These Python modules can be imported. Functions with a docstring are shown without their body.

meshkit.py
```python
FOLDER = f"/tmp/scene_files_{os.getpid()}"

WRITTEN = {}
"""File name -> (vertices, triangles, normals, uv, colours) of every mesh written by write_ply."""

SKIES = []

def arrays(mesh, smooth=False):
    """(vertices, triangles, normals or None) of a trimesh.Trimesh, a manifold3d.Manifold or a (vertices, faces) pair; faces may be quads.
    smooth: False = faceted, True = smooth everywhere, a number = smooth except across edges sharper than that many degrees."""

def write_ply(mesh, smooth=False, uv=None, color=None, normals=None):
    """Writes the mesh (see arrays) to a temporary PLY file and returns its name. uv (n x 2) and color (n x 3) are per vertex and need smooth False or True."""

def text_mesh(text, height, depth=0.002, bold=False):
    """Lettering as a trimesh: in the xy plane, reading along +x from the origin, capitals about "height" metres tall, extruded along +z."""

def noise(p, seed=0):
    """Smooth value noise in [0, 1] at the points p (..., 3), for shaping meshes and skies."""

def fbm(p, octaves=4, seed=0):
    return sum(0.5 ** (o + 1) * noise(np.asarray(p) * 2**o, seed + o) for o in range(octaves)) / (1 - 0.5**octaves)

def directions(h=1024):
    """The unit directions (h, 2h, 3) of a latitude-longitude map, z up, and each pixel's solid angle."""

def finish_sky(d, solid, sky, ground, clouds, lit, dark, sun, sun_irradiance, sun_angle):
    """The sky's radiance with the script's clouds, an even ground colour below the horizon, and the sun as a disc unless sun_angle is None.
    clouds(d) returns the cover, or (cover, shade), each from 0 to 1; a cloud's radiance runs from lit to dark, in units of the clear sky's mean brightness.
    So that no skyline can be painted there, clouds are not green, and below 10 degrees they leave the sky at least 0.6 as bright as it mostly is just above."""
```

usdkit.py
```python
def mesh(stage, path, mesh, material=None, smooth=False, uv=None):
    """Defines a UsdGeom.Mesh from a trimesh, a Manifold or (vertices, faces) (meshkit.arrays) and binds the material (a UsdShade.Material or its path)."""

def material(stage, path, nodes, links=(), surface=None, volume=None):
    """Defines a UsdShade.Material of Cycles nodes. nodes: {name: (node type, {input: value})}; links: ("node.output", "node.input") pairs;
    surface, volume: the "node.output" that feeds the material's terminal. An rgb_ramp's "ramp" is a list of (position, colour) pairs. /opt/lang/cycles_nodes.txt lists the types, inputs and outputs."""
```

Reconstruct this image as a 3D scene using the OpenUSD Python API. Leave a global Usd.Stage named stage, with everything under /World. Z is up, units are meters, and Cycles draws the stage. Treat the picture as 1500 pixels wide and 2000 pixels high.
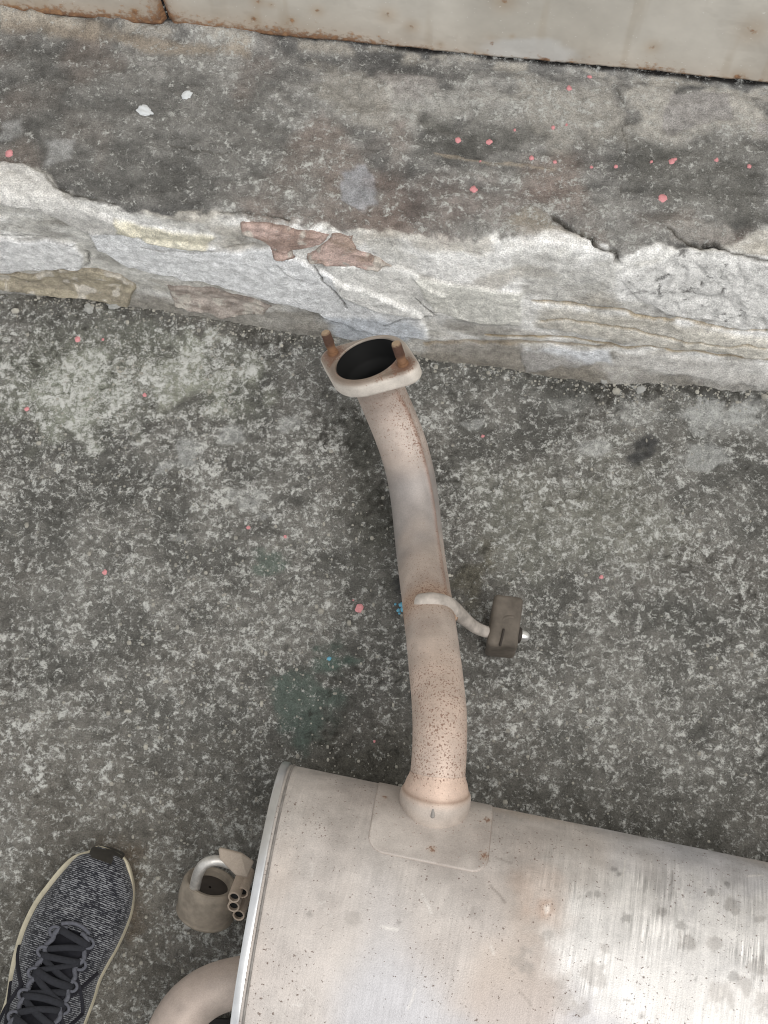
import math
import numpy as np
import trimesh
from shapely.geometry import Polygon, Point, MultiPoint
from shapely import contains_xy
from scipy.spatial import cKDTree
from pxr import Usd, UsdGeom, UsdLux, UsdShade, Gf, Sdf, Vt
import usdkit
from meshkit import noise, fbm

stage = Usd.Stage.CreateInMemory()
UsdGeom.SetStageUpAxis(stage, UsdGeom.Tokens.z)
UsdGeom.SetStageMetersPerUnit(stage, 1.0)
UsdGeom.Xform.Define(stage, '/World')
UsdGeom.Scope.Define(stage, '/World/Looks')
RNG = np.random.default_rng(7)
T = Sdf.ValueTypeNames

# ------------------------------------------------------------------ camera
CAM_H, PITCH, FPX = 1.42, math.radians(20.0), 3000.0       # metres, from straight down, focal length in pixels of a 1500 px wide picture
EXPOSURE = 0.27
cam = UsdGeom.Camera.Define(stage, '/World/camera')
cam.CreateHorizontalApertureAttr(20.0)
cam.CreateVerticalApertureAttr(20.0 * 2000 / 1500)
cam.CreateFocalLengthAttr(20.0 * FPX / 1500)
cam.CreateClippingRangeAttr(Gf.Vec2f(0.05, 100))
cam.CreateExposureAttr(EXPOSURE)
UsdGeom.Xformable(cam).AddTranslateOp().Set(Gf.Vec3d(0, 0, CAM_H))
UsdGeom.Xformable(cam).AddRotateXOp().Set(math.degrees(PITCH))

# ------------------------------------------------------------------ sky and sun (bright overcast)
SUN = np.array([0.38, -0.42, 1.0]); SUN /= np.linalg.norm(SUN)
SKY_STRENGTH, SUN_INTENSITY, SUN_ANGLE = 0.125, 0.38, 40.0
sky = usdkit.material(stage, '/World/Looks/sky', {
    'tc': ('texture_coordinate', {}),
    'n': ('noise_texture', {'scale': 2.2, 'detail': 5, 'roughness': 0.55}),
    'cover': ('map_range', {'from_min': 0.33, 'from_max': 0.55, 'to_min': 0.72, 'to_max': 1.0, 'clamp': True}),
    'shade': ('map_range', {'from_min': 0.3, 'from_max': 0.75, 'to_min': 0.75, 'to_max': 1.15}),
    'sky': ('sky_texture', {'sky_type': 'single_scattering', 'sun_disc': False, 'sun_elevation': math.asin(SUN[2]),
                            'sun_rotation': math.atan2(SUN[0], SUN[1])}),
    'cl': ('mix', {'mix_type': 'multiply', 'fac': 1.0, 'color1': (6.5, 6.55, 6.6)}),
    'm': ('mix', {'mix_type': 'mix'}),
    'bg': ('background_shader', {'strength': SKY_STRENGTH}),
}, [('tc.generated', 'n.vector'), ('n.fac', 'cover.value'), ('n.fac', 'shade.value'), ('shade.result', 'cl.color2'),
    ('cover.result', 'm.fac'), ('sky.color', 'm.color1'), ('cl.color', 'm.color2'), ('m.color', 'bg.color')], surface='bg.background')
dome = UsdLux.DomeLight.Define(stage, '/World/sky')
UsdShade.MaterialBindingAPI.Apply(dome.GetPrim()).Bind(sky)
dome.GetPrim().SetCustomDataByKey('kind', 'structure')
sun = UsdLux.DistantLight.Define(stage, '/World/sun')
sun.CreateIntensityAttr(SUN_INTENSITY); sun.CreateAngleAttr(SUN_ANGLE); sun.CreateColorAttr(Gf.Vec3f(1.0, 0.97, 0.93))
sun.CreateNormalizeAttr(True)
az = math.degrees(math.atan2(SUN[1], SUN[0]))
UsdGeom.Xformable(sun).AddRotateZOp().Set(az + 90)
UsdGeom.Xformable(sun).AddRotateXOp().Set(90 - math.degrees(math.asin(SUN[2])))


# ------------------------------------------------------------------ helpers
def at(px, py, z=0.0):
    """The point of the horizontal plane at height z which the photograph shows at pixel (px, py)."""
    x, y = (np.asarray(px, float) - 750) / FPX, (1000 - np.asarray(py, float)) / FPX
    c, s = math.cos(PITCH), math.sin(PITCH)
    dx, dy, dz = x, y * c + s, y * s - c
    k = (z - CAM_H) / dz
    return np.stack([dx * k, dy * k, np.broadcast_to(np.asarray(z, float), np.shape(dx * k))], -1)


def smooth(a, b, x):
    t = np.clip((x - a) / (b - a), 0, 1)
    return t * t * (3 - 2 * t)


def mix(a, b, t):
    t = np.asarray(t)[..., None]
    return np.asarray(a, float) * (1 - t) + np.asarray(b, float) * t


def lin(*c):
    """sRGB 0..255 to linear."""
    c = np.array(c, float) / 255
    return np.where(c < 0.04045, c / 12.92, ((c + 0.055) / 1.055) ** 2.4)


USED = {}


def path_for(name, parent='/World'):
    n = USED.get((parent, name), 0)
    USED[(parent, name)] = n + 1
    return f'{parent}/{name}' + (f'_{n:03d}' if n else '')


def primvar(m, name, data, kind=T.Color3fArray):
    UsdGeom.PrimvarsAPI(m).CreatePrimvar(name, kind, 'vertex').Set(Vt.Vec3fArray.FromNumpy(np.asarray(data, np.float32)))


def obj(name, mesh, mat, parent='/World', smooth_=True, cd=None, mk=None):
    p = path_for(name, str(parent))
    if cd is not None and smooth_ not in (True, False):
        v, f = np.asarray(mesh[0], float), np.asarray(mesh[1])
        f = np.vstack([f[:, [0, 1, 2]], f[:, [0, 2, 3]]]) if f.shape[1] == 4 else f
        t = trimesh.graph.smooth_shade(trimesh.Trimesh(v, f, process=False), angle=math.radians(smooth_), facet_minarea=None)
        k = cKDTree(v).query(np.array(t.vertices))[1]
        mesh, smooth_, cd = (np.array(t.vertices), np.array(t.faces)), True, np.asarray(cd)[k]
        mk = None if mk is None else np.asarray(mk)[k]
    m = usdkit.mesh(stage, p, mesh, '/World/Looks/' + mat, smooth=smooth_)
    m.CreateDoubleSidedAttr(True)
    if cd is not None:
        primvar(m, 'stain', cd)
    if mk is not None:
        primvar(m, 'wear', mk)
    return p


def tag(p, label=None, category=None, group=None, kind=None):
    pr = stage.GetPrimAtPath(p)
    for k, v in (('label', label), ('category', category), ('group', group), ('kind', kind)):
        if v:
            pr.SetCustomDataByKey(k, v)
    return p


def thing(name, label, category, loc=(0, 0, 0), rz=0.0, group=None):
    p = path_for(name)
    x = UsdGeom.Xform.Define(stage, p)
    x.AddTranslateOp().Set(Gf.Vec3d(*map(float, loc)))
    x.AddRotateZOp().Set(math.degrees(rz))
    return tag(p, label, category, group)


def grid_faces(n, m, closed=False):
    """quads of an n x m vertex grid; closed wraps the second index."""
    i, j = np.meshgrid(np.arange(n - 1), np.arange(m if closed else m - 1), indexing='ij')
    k = (j + 1) % m
    return np.stack([i * m + j, i * m + k, (i + 1) * m + k, (i + 1) * m + j], -1).reshape(-1, 4)


def curve(pts, n, k=3):
    from scipy.interpolate import splprep, splev
    pts = np.asarray(pts, float)
    tck, _ = splprep(pts.T, s=0, k=min(k, len(pts) - 1))
    return np.stack(splev(np.linspace(0, 1, n), tck), -1)


def frames(c):
    t = np.gradient(c, axis=0); t /= np.linalg.norm(t, axis=1, keepdims=True)
    a = np.cross(t[0], [0, 0, 1.0])
    if np.linalg.norm(a) < 1e-3:
        a = np.cross(t[0], [1.0, 0, 0])
    A = [a / np.linalg.norm(a)]
    for k in range(1, len(c)):
        v = A[-1] - t[k] * (A[-1] @ t[k]); A.append(v / np.linalg.norm(v))
    A = np.array(A)
    return t, A, np.cross(A, t)


def sweep(c, r, m=24, cap=True, flat=1.0, flip=None):
    """tube along the points c with radius r (number or array): (vertices, quads), vertex grid len(c) x m then the caps' centres."""
    c = np.asarray(c, float); r = np.broadcast_to(r, len(c))
    t, a, b = frames(c)
    th = np.linspace(0, 2 * np.pi, m, endpoint=False)
    v = c[:, None] + r[:, None, None] * (np.cos(th)[None, :, None] * a[:, None] + flat * np.sin(th)[None, :, None] * b[:, None])
    v = v.reshape(-1, 3); f = grid_faces(len(c), m, True)
    f = np.vstack([f[:, [0, 1, 2]], f[:, [0, 2, 3]]])
    if cap:
        n0, n1 = len(v), len(v) + 1
        v = np.vstack([v, c[:1], c[-1:]])
        j = np.arange(m); k = (j + 1) % m
        f = np.vstack([f, np.stack([np.full(m, n0), k, j], 1), np.stack([np.full(m, n1), (len(c) - 1) * m + j, (len(c) - 1) * m + k], 1)])
    return v, f[:, ::-1]


def join(parts):
    v, f, n = [], [], 0
    for a, b in parts:
        v.append(a); f.append(np.asarray(b) + n); n += len(a)
    return np.vstack(v), np.vstack(f)


def rounded(points, r, refine=0.0):
    """hull of spheres of radius r at the points: a block with rounded edges."""
    s = trimesh.creation.icosphere(subdivisions=2, radius=r).vertices
    h = trimesh.convex.convex_hull(np.vstack([s + p for p in np.asarray(points, float)]))
    return np.array(h.vertices), np.array(h.faces)


def seg_dist(P, line):
    """distance of the points P (n x 2) to the polyline."""
    d = np.full(len(P), 1e9)
    for a, b in zip(line[:-1], line[1:]):
        a, b = np.asarray(a), np.asarray(b); ab = b - a
        t = np.clip(((P - a) @ ab) / max(ab @ ab, 1e-12), 0, 1)
        d = np.minimum(d, np.linalg.norm(P - a - t[:, None] * ab, axis=1))
    return d


def inside(P, poly, rough=0.0, seed=0, freq=60.0):
    """signed distance to the polygon, positive inside; its outline made ragged by noise."""
    poly = np.asarray(poly)
    d = seg_dist(P, np.vstack([poly, poly[:1]]))
    d = np.where(contains_xy(Polygon(poly).buffer(0), P[:, 0], P[:, 1]), d, -d)
    if rough:
        d = d + rough * (2 * fbm(np.c_[P * freq, np.full(len(P), seed * 3.7)], 4, seed) - 1)
    return d


def material(name, nodes, links, surface='p.BSDF'):
    return usdkit.material(stage, '/World/Looks/' + name, nodes, links, surface=surface)


# ------------------------------------------------------------------ materials
def concrete(name, s=1.0, rough=0.93, bump=0.0017):
    """weathered concrete: stain = colour of the surface by place, wear.r = how many pale flecks, wear.g = how many dark pores"""
    material(name, {
        'st': ('attribute', {'attribute': 'stain'}), 'we': ('attribute', {'attribute': 'wear'}), 'sep': ('separate_color', {}),
        'g': ('geometry', {}),
        'n1': ('noise_texture', {'scale': 340 * s, 'detail': 4, 'roughness': 0.78, 'distortion': 0.15}),
        'n2': ('noise_texture', {'scale': 760 * s, 'detail': 1, 'roughness': 0.6}),
        'n3': ('noise_texture', {'scale': 110 * s, 'detail': 4, 'roughness': 0.68}),
        'n4': ('noise_texture', {'scale': 125 * s, 'detail': 4, 'roughness': 0.7, 'distortion': 0.5}),
        'n14': ('math', {'math_type': 'multiply_add', 'value2': 1.3}),
        'half': ('math', {'math_type': 'subtract', 'value2': 0.65}),
        'sum': ('math', {'math_type': 'add'}),
        'fl': ('map_range', {'range_type': 'smoothstep', 'from_min': 0.95, 'from_max': 1.27, 'to_min': 0.0, 'to_max': 1.0, 'clamp': True}),
        'dk': ('math', {'math_type': 'subtract'}),
        'dm': ('map_range', {'range_type': 'smoothstep', 'from_min': 0.02, 'from_max': 0.2, 'to_min': 0.0, 'to_max': 0.75, 'clamp': True}),
        'v3': ('map_range', {'from_min': 0.25, 'from_max': 0.75, 'to_min': 0.6, 'to_max': 1.4}),
        'v2': ('map_range', {'from_min': 0.25, 'from_max': 0.75, 'to_min': 0.66, 'to_max': 1.34}),
        'vv': ('math', {'math_type': 'multiply'}),
        'base': ('mix', {'mix_type': 'multiply', 'fac': 1.0}),
        'pale': ('mix', {'mix_type': 'mix', 'color2': tuple(lin(190, 190, 185))}),
        'flk': ('math', {'math_type': 'multiply'}),
        'dark': ('mix', {'mix_type': 'mix', 'color2': tuple(lin(48, 46, 42))}),
        'h1': ('math', {'math_type': 'multiply_add', 'value2': 0.55}),
        'h2': ('math', {'math_type': 'multiply_add', 'value2': -0.6}),
        'b': ('bump', {'strength': 0.75, 'distance': bump}),
        'p': ('principled_bsdf', {'roughness': rough, 'specular_ior_level': 0.25}),
    }, [('we.color', 'sep.color'), ('g.position', 'n1.vector'), ('g.position', 'n2.vector'), ('g.position', 'n3.vector'),
        ('g.position', 'n4.vector'), ('n4.fac', 'n14.value1'), ('n1.fac', 'n14.value3'), ('n14.value', 'half.value1'), ('half.value', 'sum.value1'), ('sep.r', 'sum.value2'), ('sum.value', 'fl.value'),
        ('n3.fac', 'v3.value'), ('n2.fac', 'v2.value'), ('v3.result', 'vv.value1'), ('v2.result', 'vv.value2'),
        ('st.color', 'base.color1'), ('vv.value', 'base.color2'),
        ('base.color', 'pale.color1'), ('fl.result', 'flk.value1'), ('v2.result', 'flk.value2'), ('flk.value', 'pale.fac'),
        ('sep.g', 'dk.value1'), ('n4.fac', 'dk.value2'), ('dk.value', 'dm.value'),
        ('pale.color', 'dark.color1'), ('dm.result', 'dark.fac'),
        ('fl.result', 'h1.value1'), ('n2.fac', 'h1.value3'), ('dm.result', 'h2.value1'), ('h1.value', 'h2.value3'),
        ('h2.value', 'b.height'), ('b.normal', 'p.normal'), ('dark.color', 'p.base_color')])


concrete('concrete_ground', 1.0)
concrete('concrete_ledge', 1.05)


def metal(name, color, metallic, rough, spot=(0.10, 0.055, 0.035), aniso=0.0, bump=0.0003, spot_scale=260, streak=None):
    """weathered metal: stain = colour by place, wear.r = density of rust freckles, wear.g = worn bare"""
    nodes = {
        'st': ('attribute', {'attribute': 'stain'}), 'we': ('attribute', {'attribute': 'wear'}), 'sep': ('separate_color', {}),
        'tc': ('texture_coordinate', {}),
        'n1': ('noise_texture', {'scale': spot_scale, 'detail': 2, 'roughness': 0.5}),
        'n2': ('noise_texture', {'scale': 45, 'detail': 5, 'roughness': 0.65}),
        'n3': ('noise_texture', {'scale': 900, 'detail': 2}),
        'sum': ('math', {'math_type': 'add'}),
        'sp': ('map_range', {'range_type': 'smoothstep', 'from_min': 1.0, 'from_max': 1.1, 'to_min': 0.0, 'to_max': 0.8, 'clamp': True}),
        'v2': ('map_range', {'from_min': 0.25, 'from_max': 0.75, 'to_min': 0.8, 'to_max': 1.2}),
        'v3': ('map_range', {'from_min': 0.25, 'from_max': 0.75, 'to_min': 0.9, 'to_max': 1.1}),
        'vv': ('math', {'math_type': 'multiply'}),
        'base': ('mix', {'mix_type': 'multiply', 'fac': 1.0}),
        'c': ('mix', {'mix_type': 'mix', 'color2': spot}),
        'met': ('map_range', {'from_min': 0.0, 'from_max': 1.0, 'to_min': metallic, 'to_max': 0.0, 'clamp': True}),
        'ro': ('map_range', {'from_min': 0.25, 'from_max': 0.75, 'to_min': rough - 0.09, 'to_max': rough + 0.12}),
        'ro2': ('math', {'math_type': 'multiply_add', 'value2': -0.16}),
        'b': ('bump', {'strength': 0.5, 'distance': bump}),
        'hh': ('math', {'math_type': 'add'}),
        'p': ('principled_bsdf', {'specular_ior_level': 0.5}),
    }
    links = [('we.color', 'sep.color'), ('tc.object', 'n1.vector'), ('tc.object', 'n2.vector'), ('tc.object', 'n3.vector'),
             ('n1.fac', 'sum.value1'), ('sep.r', 'sum.value2'), ('sum.value', 'sp.value'), ('n2.fac', 'v2.value'), ('n3.fac', 'v3.value'),
             ('v2.result', 'vv.value1'), ('v3.result', 'vv.value2'), ('st.color', 'base.color1'), ('vv.value', 'base.color2'),
             ('base.color', 'c.color1'), ('sp.result', 'c.fac'), ('sp.result', 'met.value'), ('met.result', 'p.metallic'),
             ('n2.fac', 'ro.value'), ('sep.g', 'ro2.value1'), ('ro.result', 'ro2.value3'), ('ro2.value', 'p.roughness'),
             ('n3.fac', 'hh.value1'), ('sp.result', 'hh.value2'), ('hh.value', 'b.height'),
             ('b.normal', 'p.normal'), ('c.color', 'p.base_color')]
    if streak is not None:
        # fine brushed streaks: long across the silencer's axis
        nodes['map'] = ('mapping', {'rotation': (0, 0, streak), 'scale': (1.0, 0.035, 0.035)})
        nodes['n4'] = ('noise_texture', {'scale': 520, 'detail': 3, 'roughness': 0.7})
        nodes['n5'] = ('noise_texture', {'scale': 26, 'detail': 4, 'roughness': 0.6})
        nodes['s4'] = ('map_range', {'from_min': 0.36, 'from_max': 0.64, 'to_min': -1.0, 'to_max': 1.0, 'clamp': True})
        nodes['s5'] = ('map_range', {'from_min': 0.42, 'from_max': 0.62, 'to_min': 0.25, 'to_max': 1.0, 'clamp': True})
        nodes['s6'] = ('math', {'math_type': 'multiply'})
        nodes['s7'] = ('math', {'math_type': 'multiply'})
        nodes['amp'] = ('math', {'math_type': 'multiply_add', 'value2': 0.46, 'value3': 0.07})
        nodes['s8'] = ('math', {'math_type': 'add', 'value2': 1.0})
        nodes['vw'] = ('math', {'math_type': 'multiply'})
        links += [('tc.object', 'map.vector'), ('map.vector', 'n4.vector'), ('tc.object', 'n5.vector'), ('n4.fac', 's4.value'), ('n5.fac', 's5.value'),
                  ('s4.result', 's6.value1'), ('s5.result', 's6.value2'), ('sep.g', 'amp.value1'), ('s6.value', 's7.value1'), ('amp.value', 's7.value2'),
                  ('s7.value', 's8.value1'), ('s8.value', 'vw.value1'), ('vv.value', 'vw.value2')]
        links[links.index(('vv.value', 'base.color2'))] = ('vw.value', 'base.color2')
    material(name, nodes, links)


def plain(name, color, rough=0.6, metallic=0.0, var=0.18, scale=60, bump=0.0, bscale=400, spec=0.4, coord='object'):
    nodes = {'tc': ('texture_coordinate', {}), 'n': ('noise_texture', {'scale': scale, 'detail': 5, 'roughness': 0.65}),
             'v': ('map_range', {'from_min': 0.25, 'from_max': 0.75, 'to_min': 1 - var, 'to_max': 1 + var}),
             'm': ('mix', {'mix_type': 'multiply', 'fac': 1.0, 'color1': tuple(map(float, color))}),
             'nb': ('noise_texture', {'scale': bscale, 'detail': 3}), 'b': ('bump', {'strength': 0.6, 'distance': max(bump, 1e-6)}),
             'p': ('principled_bsdf', {'roughness': rough, 'metallic': metallic, 'specular_ior_level': spec})}
    links = [('tc.' + coord, 'n.vector'), ('tc.' + coord, 'nb.vector'), ('n.fac', 'v.value'), ('v.result', 'm.color2'), ('m.color', 'p.base_color')]
    if bump:
        links += [('nb.fac', 'b.height'), ('b.normal', 'p.normal')]
    material(name, nodes, links)


# ------------------------------------------------------------------ the ledge's own axes: p along its foot, q away from the camera, z up
A0, A1 = at(0, 562), at(1500, 745)
EX = (A1 - A0) / np.linalg.norm(A1 - A0)
EY = np.array([-EX[1], EX[0], 0.0])
O = at(750, 652)
PO = O


def to_pq(P):
    d = np.asarray(P) - PO
    return d @ EX, d @ EY


def from_pqz(p, q, z):
    return PO + np.multiply.outer(np.asarray(p), EX) + np.multiply.outer(np.asarray(q), EY) + np.multiply.outer(np.asarray(z), np.array([0, 0, 1.0]))


LEDGE = 0.19
edge_px = np.array([(-120, 385), (0, 384), (130, 392), (300, 415), (470, 432), (740, 454), (900, 470), (1000, 478), (1200, 497), (1350, 492), (1500, 506), (1620, 515)], float)
foot_px = np.array([(-120, 548), (0, 556), (120, 566), (260, 582), (400, 602), (560, 632), (700, 655), (830, 684), (1000, 702), (1200, 733), (1350, 742), (1500, 752), (1620, 765)], float)
ep, eq = to_pq(at(edge_px[:, 0], edge_px[:, 1], LEDGE))
fp, fq = to_pq(at(foot_px[:, 0], foot_px[:, 1], 0.0))
wp, wq = to_pq(at(np.array([0, 1500.]), np.array([26, 168.]), LEDGE))
WQ = lambda p: wq[0] + (np.asarray(p) - wp[0]) * (wq[1] - wq[0]) / (wp[1] - wp[0])          # the steel panels' foot
EQ = lambda p: np.interp(p, ep, eq)
FQ = lambda p: np.interp(p, fp, fq)
print('ledge edge q', eq.round(3), 'foot q', fq.round(3), 'panel q', wq.round(3))


def ledge_ps(px, py):
    """(p, s) on the ledge of a pixel: s > 0 is the distance behind the front edge on its top, s < 0 the way down its face."""
    px, py = np.atleast_1d(np.asarray(px, float)), np.atleast_1d(np.asarray(py, float))
    p, q = to_pq(at(px, py, LEDGE))
    s = q - EQ(p)
    lo, hi = np.zeros(len(px)), np.full(len(px), LEDGE)
    for _ in range(30):                                       # down the sloping face
        z = (lo + hi) / 2
        p2, q2 = to_pq(at(px, py, z))
        f = z / LEDGE
        behind = q2 > FQ(p2) * (1 - f) + EQ(p2) * f
        lo, hi = np.where(behind, z, lo), np.where(behind, hi, z)
    on_face = s < 0
    return np.stack([np.where(on_face, p2, p), np.where(on_face, z - LEDGE, s)], 1)


def PS(*pts):
    a = np.array(pts, float)
    return ledge_ps(a[:, 0], a[:, 1])


def GP(*pts):
    a = np.array(pts, float)
    return at(a[:, 0], a[:, 1])[:, :2]


# ------------------------------------------------------------------ ground
def axis(lo, hi, step, far, n=14):
    core = np.arange(lo, hi + step / 2, step)
    g = np.geomspace(step * 2, far, n)
    return np.r_[lo - g[::-1], core, hi + g]


gx, gy = axis(-0.50, 0.50, 0.0020, 3.5), axis(-0.02, 0.86, 0.0020, 3.0)
X, Y = np.meshgrid(gx, gy, indexing='ij')
G2 = np.stack([X.ravel(), Y.ravel()], 1)
G3 = np.c_[G2, np.zeros(len(G2))]
big = fbm(G3 * 7, 4, 1); mid = fbm(G3 * 34, 4, 2); fine = fbm(G3 * 150, 3, 3)
tex = fbm(np.c_[G2 @ np.array([[0.985, -0.17], [0.17, 0.985]]) * np.array([22, 85]), np.zeros(len(G2))], 4, 4)
gz = 0.010 * (big - 0.5) + 0.0050 * (mid - 0.5) + 0.0042 * (fine - 0.5)
gcol = mix(lin(84, 83, 79), lin(112, 110, 105), smooth(0.35, 0.65, mid * 0.5 + big * 0.5))
gcol = mix(gcol, lin(98, 95, 90), 0.5 * smooth(0.5, 0.7, fbm(G3 * 11, 3, 12)))
fleck = 0.488 + 0.09 * (big - 0.5) + 0.14 * (mid - 0.5) + 0.12 * (tex - 0.5) + 0.10 * (fine - 0.5)
pore = 0.42 + 0.3 * (fbm(G3 * 17, 3, 9) - 0.5)


def gpatch(poly, col, amt, soft=0.012, rough=0.02, seed=0, df=0.0, dp=0.0):
    global gcol, fleck, pore
    d = inside(G2, GP(*poly), rough, seed, 45) + 0.012 * (2 * tex - 1) + 0.006 * (2 * fine - 1)
    m = smooth(-soft, soft, d)
    if col is not None:
        gcol = mix(gcol, col, m * amt)
    fleck = fleck + df * m; pore = pore + dp * m


# pale lichen by the ledge, on the left
gpatch([(0, 690), (120, 640), (330, 640), (520, 710), (480, 790), (330, 770), (200, 850), (60, 850), (0, 800)], lin(118, 120, 108), 0.4, 0.02, 0.05, 1, 0.06)
gpatch([(40, 740), (170, 690), (240, 760), (150, 850), (60, 820)], lin(150, 153, 140), 0.6, 0.014, 0.06, 2, 0.10)
gpatch([(300, 690), (400, 680), (500, 740), (440, 790), (330, 760)], lin(152, 154, 140), 0.6, 0.014, 0.06, 3, 0.10)
gpatch([(400, 920), (560, 900), (560, 1010), (440, 1020)], None, 0, 0.03, 0.04, 4, 0.05)
gpatch([(930, 930), (1250, 900), (1330, 1060), (1010, 1130), (920, 1060)], lin(140, 140, 128), 0.3, 0.03, 0.05, 5, 0.03)
gpatch([(1030, 780), (1500, 790), (1500, 840), (1200, 830)], lin(150, 150, 146), 0.5, 0.01, 0.03, 6, 0.0)
# darker strip along the ledge foot; painted shadow along pipe and silencer
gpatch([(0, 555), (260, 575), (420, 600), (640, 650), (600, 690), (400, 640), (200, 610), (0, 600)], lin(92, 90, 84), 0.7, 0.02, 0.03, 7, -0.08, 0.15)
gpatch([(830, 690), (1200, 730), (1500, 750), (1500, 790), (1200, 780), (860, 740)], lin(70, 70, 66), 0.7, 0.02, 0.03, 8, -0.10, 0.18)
gpatch([(650, 780), (730, 800), (790, 1120), (770, 1200), (700, 1100), (680, 900)], lin(72, 72, 66), 0.7, 0.02, 0.03, 9, -0.12, 0.10)  # the pipe's shadow on its left, painted into the ground colour
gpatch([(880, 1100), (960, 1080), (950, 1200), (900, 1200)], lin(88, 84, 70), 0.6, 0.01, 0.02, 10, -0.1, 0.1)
gpatch([(560, 1480), (700, 1420), (820, 1440), (820, 1600), (560, 1600)], lin(72, 70, 62), 0.6, 0.03, 0.03, 11, -0.12, 0.05)  # shade between pipe and silencer, put into the ground colour
gpatch([(900, 1480), (1100, 1500), (1500, 1600), (1500, 1720), (900, 1600)], lin(80, 78, 72), 0.5, 0.05, 0.04, 12, -0.05)  # the silencer's shadow beyond its far edge, painted into the ground
gpatch([(0, 1450), (450, 1480), (500, 1700), (480, 2050), (0, 2050)], lin(100, 96, 89), 0.5, 0.06, 0.05, 13, -0.03)
gpatch([(200, 1640), (270, 1650), (285, 1760), (255, 1850), (230, 1700)], lin(88, 74, 58), 0.55, 0.012, 0.01, 14, -0.1)
# old green paint ghosts, a burnt black mark
gpatch([(535, 1325), (600, 1320), (650, 1370), (650, 1430), (600, 1455), (560, 1420)], lin(76, 90, 83), 0.65, 0.012, 0.035, 15, -0.13)
gpatch([(615, 1265), (660, 1250), (685, 1285), (650, 1320), (620, 1310)], lin(76, 92, 84), 0.8, 0.008, 0.018, 16, -0.13)
gpatch([(505, 1090), (545, 1080), (550, 1115), (515, 1120)], lin(80, 95, 86), 0.6, 0.006, 0.012, 17, -0.1)
gpatch([(1225, 885), (1265, 868), (1305, 880), (1270, 900), (1235, 908)], lin(58, 58, 58), 0.85, 0.005, 0.014, 18, -0.25, 0.1)
gpatch([(770, 1120), (800, 1130), (800, 1180), (775, 1190)], lin(52, 52, 54), 0.7, 0.006, 0.01, 19, -0.25)  # deepest part of the pipe's shadow, painted as ground colour
# light cement scabs
for k, (x, y, r) in enumerate([(1385, 893, 26), (1340, 890, 14), (1155, 875, 17), (1380, 808, 40), (320, 905, 12), (360, 882, 12), (1195, 700, 14), (455, 860, 9), (560, 825, 12), (345, 1030, 10), (480, 985, 22), (930, 830, 12), (1460, 800, 26)]):
    a = np.linspace(0, 2 * np.pi, 9)[:-1]
    gpatch([(x + r * math.cos(t) * 1.25, y + r * math.sin(t) * 0.8) for t in a], lin(162, 163, 160), 0.6, 0.004, 0.02, 30 + k, -0.03)
gz += 0.0012 * smooth(0.45, 0.75, fleck)
dfoot = (G2 - O[:2]) @ EY[:2]
gz += 0.009 * smooth(-0.05, 0.0, dfoot) * (0.5 + fbm(G3 * 40, 3, 78))                                 # a little dirt heaped against the ledge
far = np.maximum(np.abs(G2[:, 0]) - 0.55, np.abs(G2[:, 1] - 0.4) - 0.55)
gz *= 1 - smooth(0.0, 0.3, far)
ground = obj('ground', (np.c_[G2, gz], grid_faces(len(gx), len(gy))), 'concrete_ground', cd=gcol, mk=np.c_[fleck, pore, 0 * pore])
tag(ground, 'dark weathered concrete ground with pale lichen flecks', kind='structure')
GZ = gz.reshape(X.shape)


def ground_z(x, y):
    from scipy.interpolate import RegularGridInterpolator
    return RegularGridInterpolator((gx, gy), GZ)(np.stack([x, y], -1))


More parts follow.
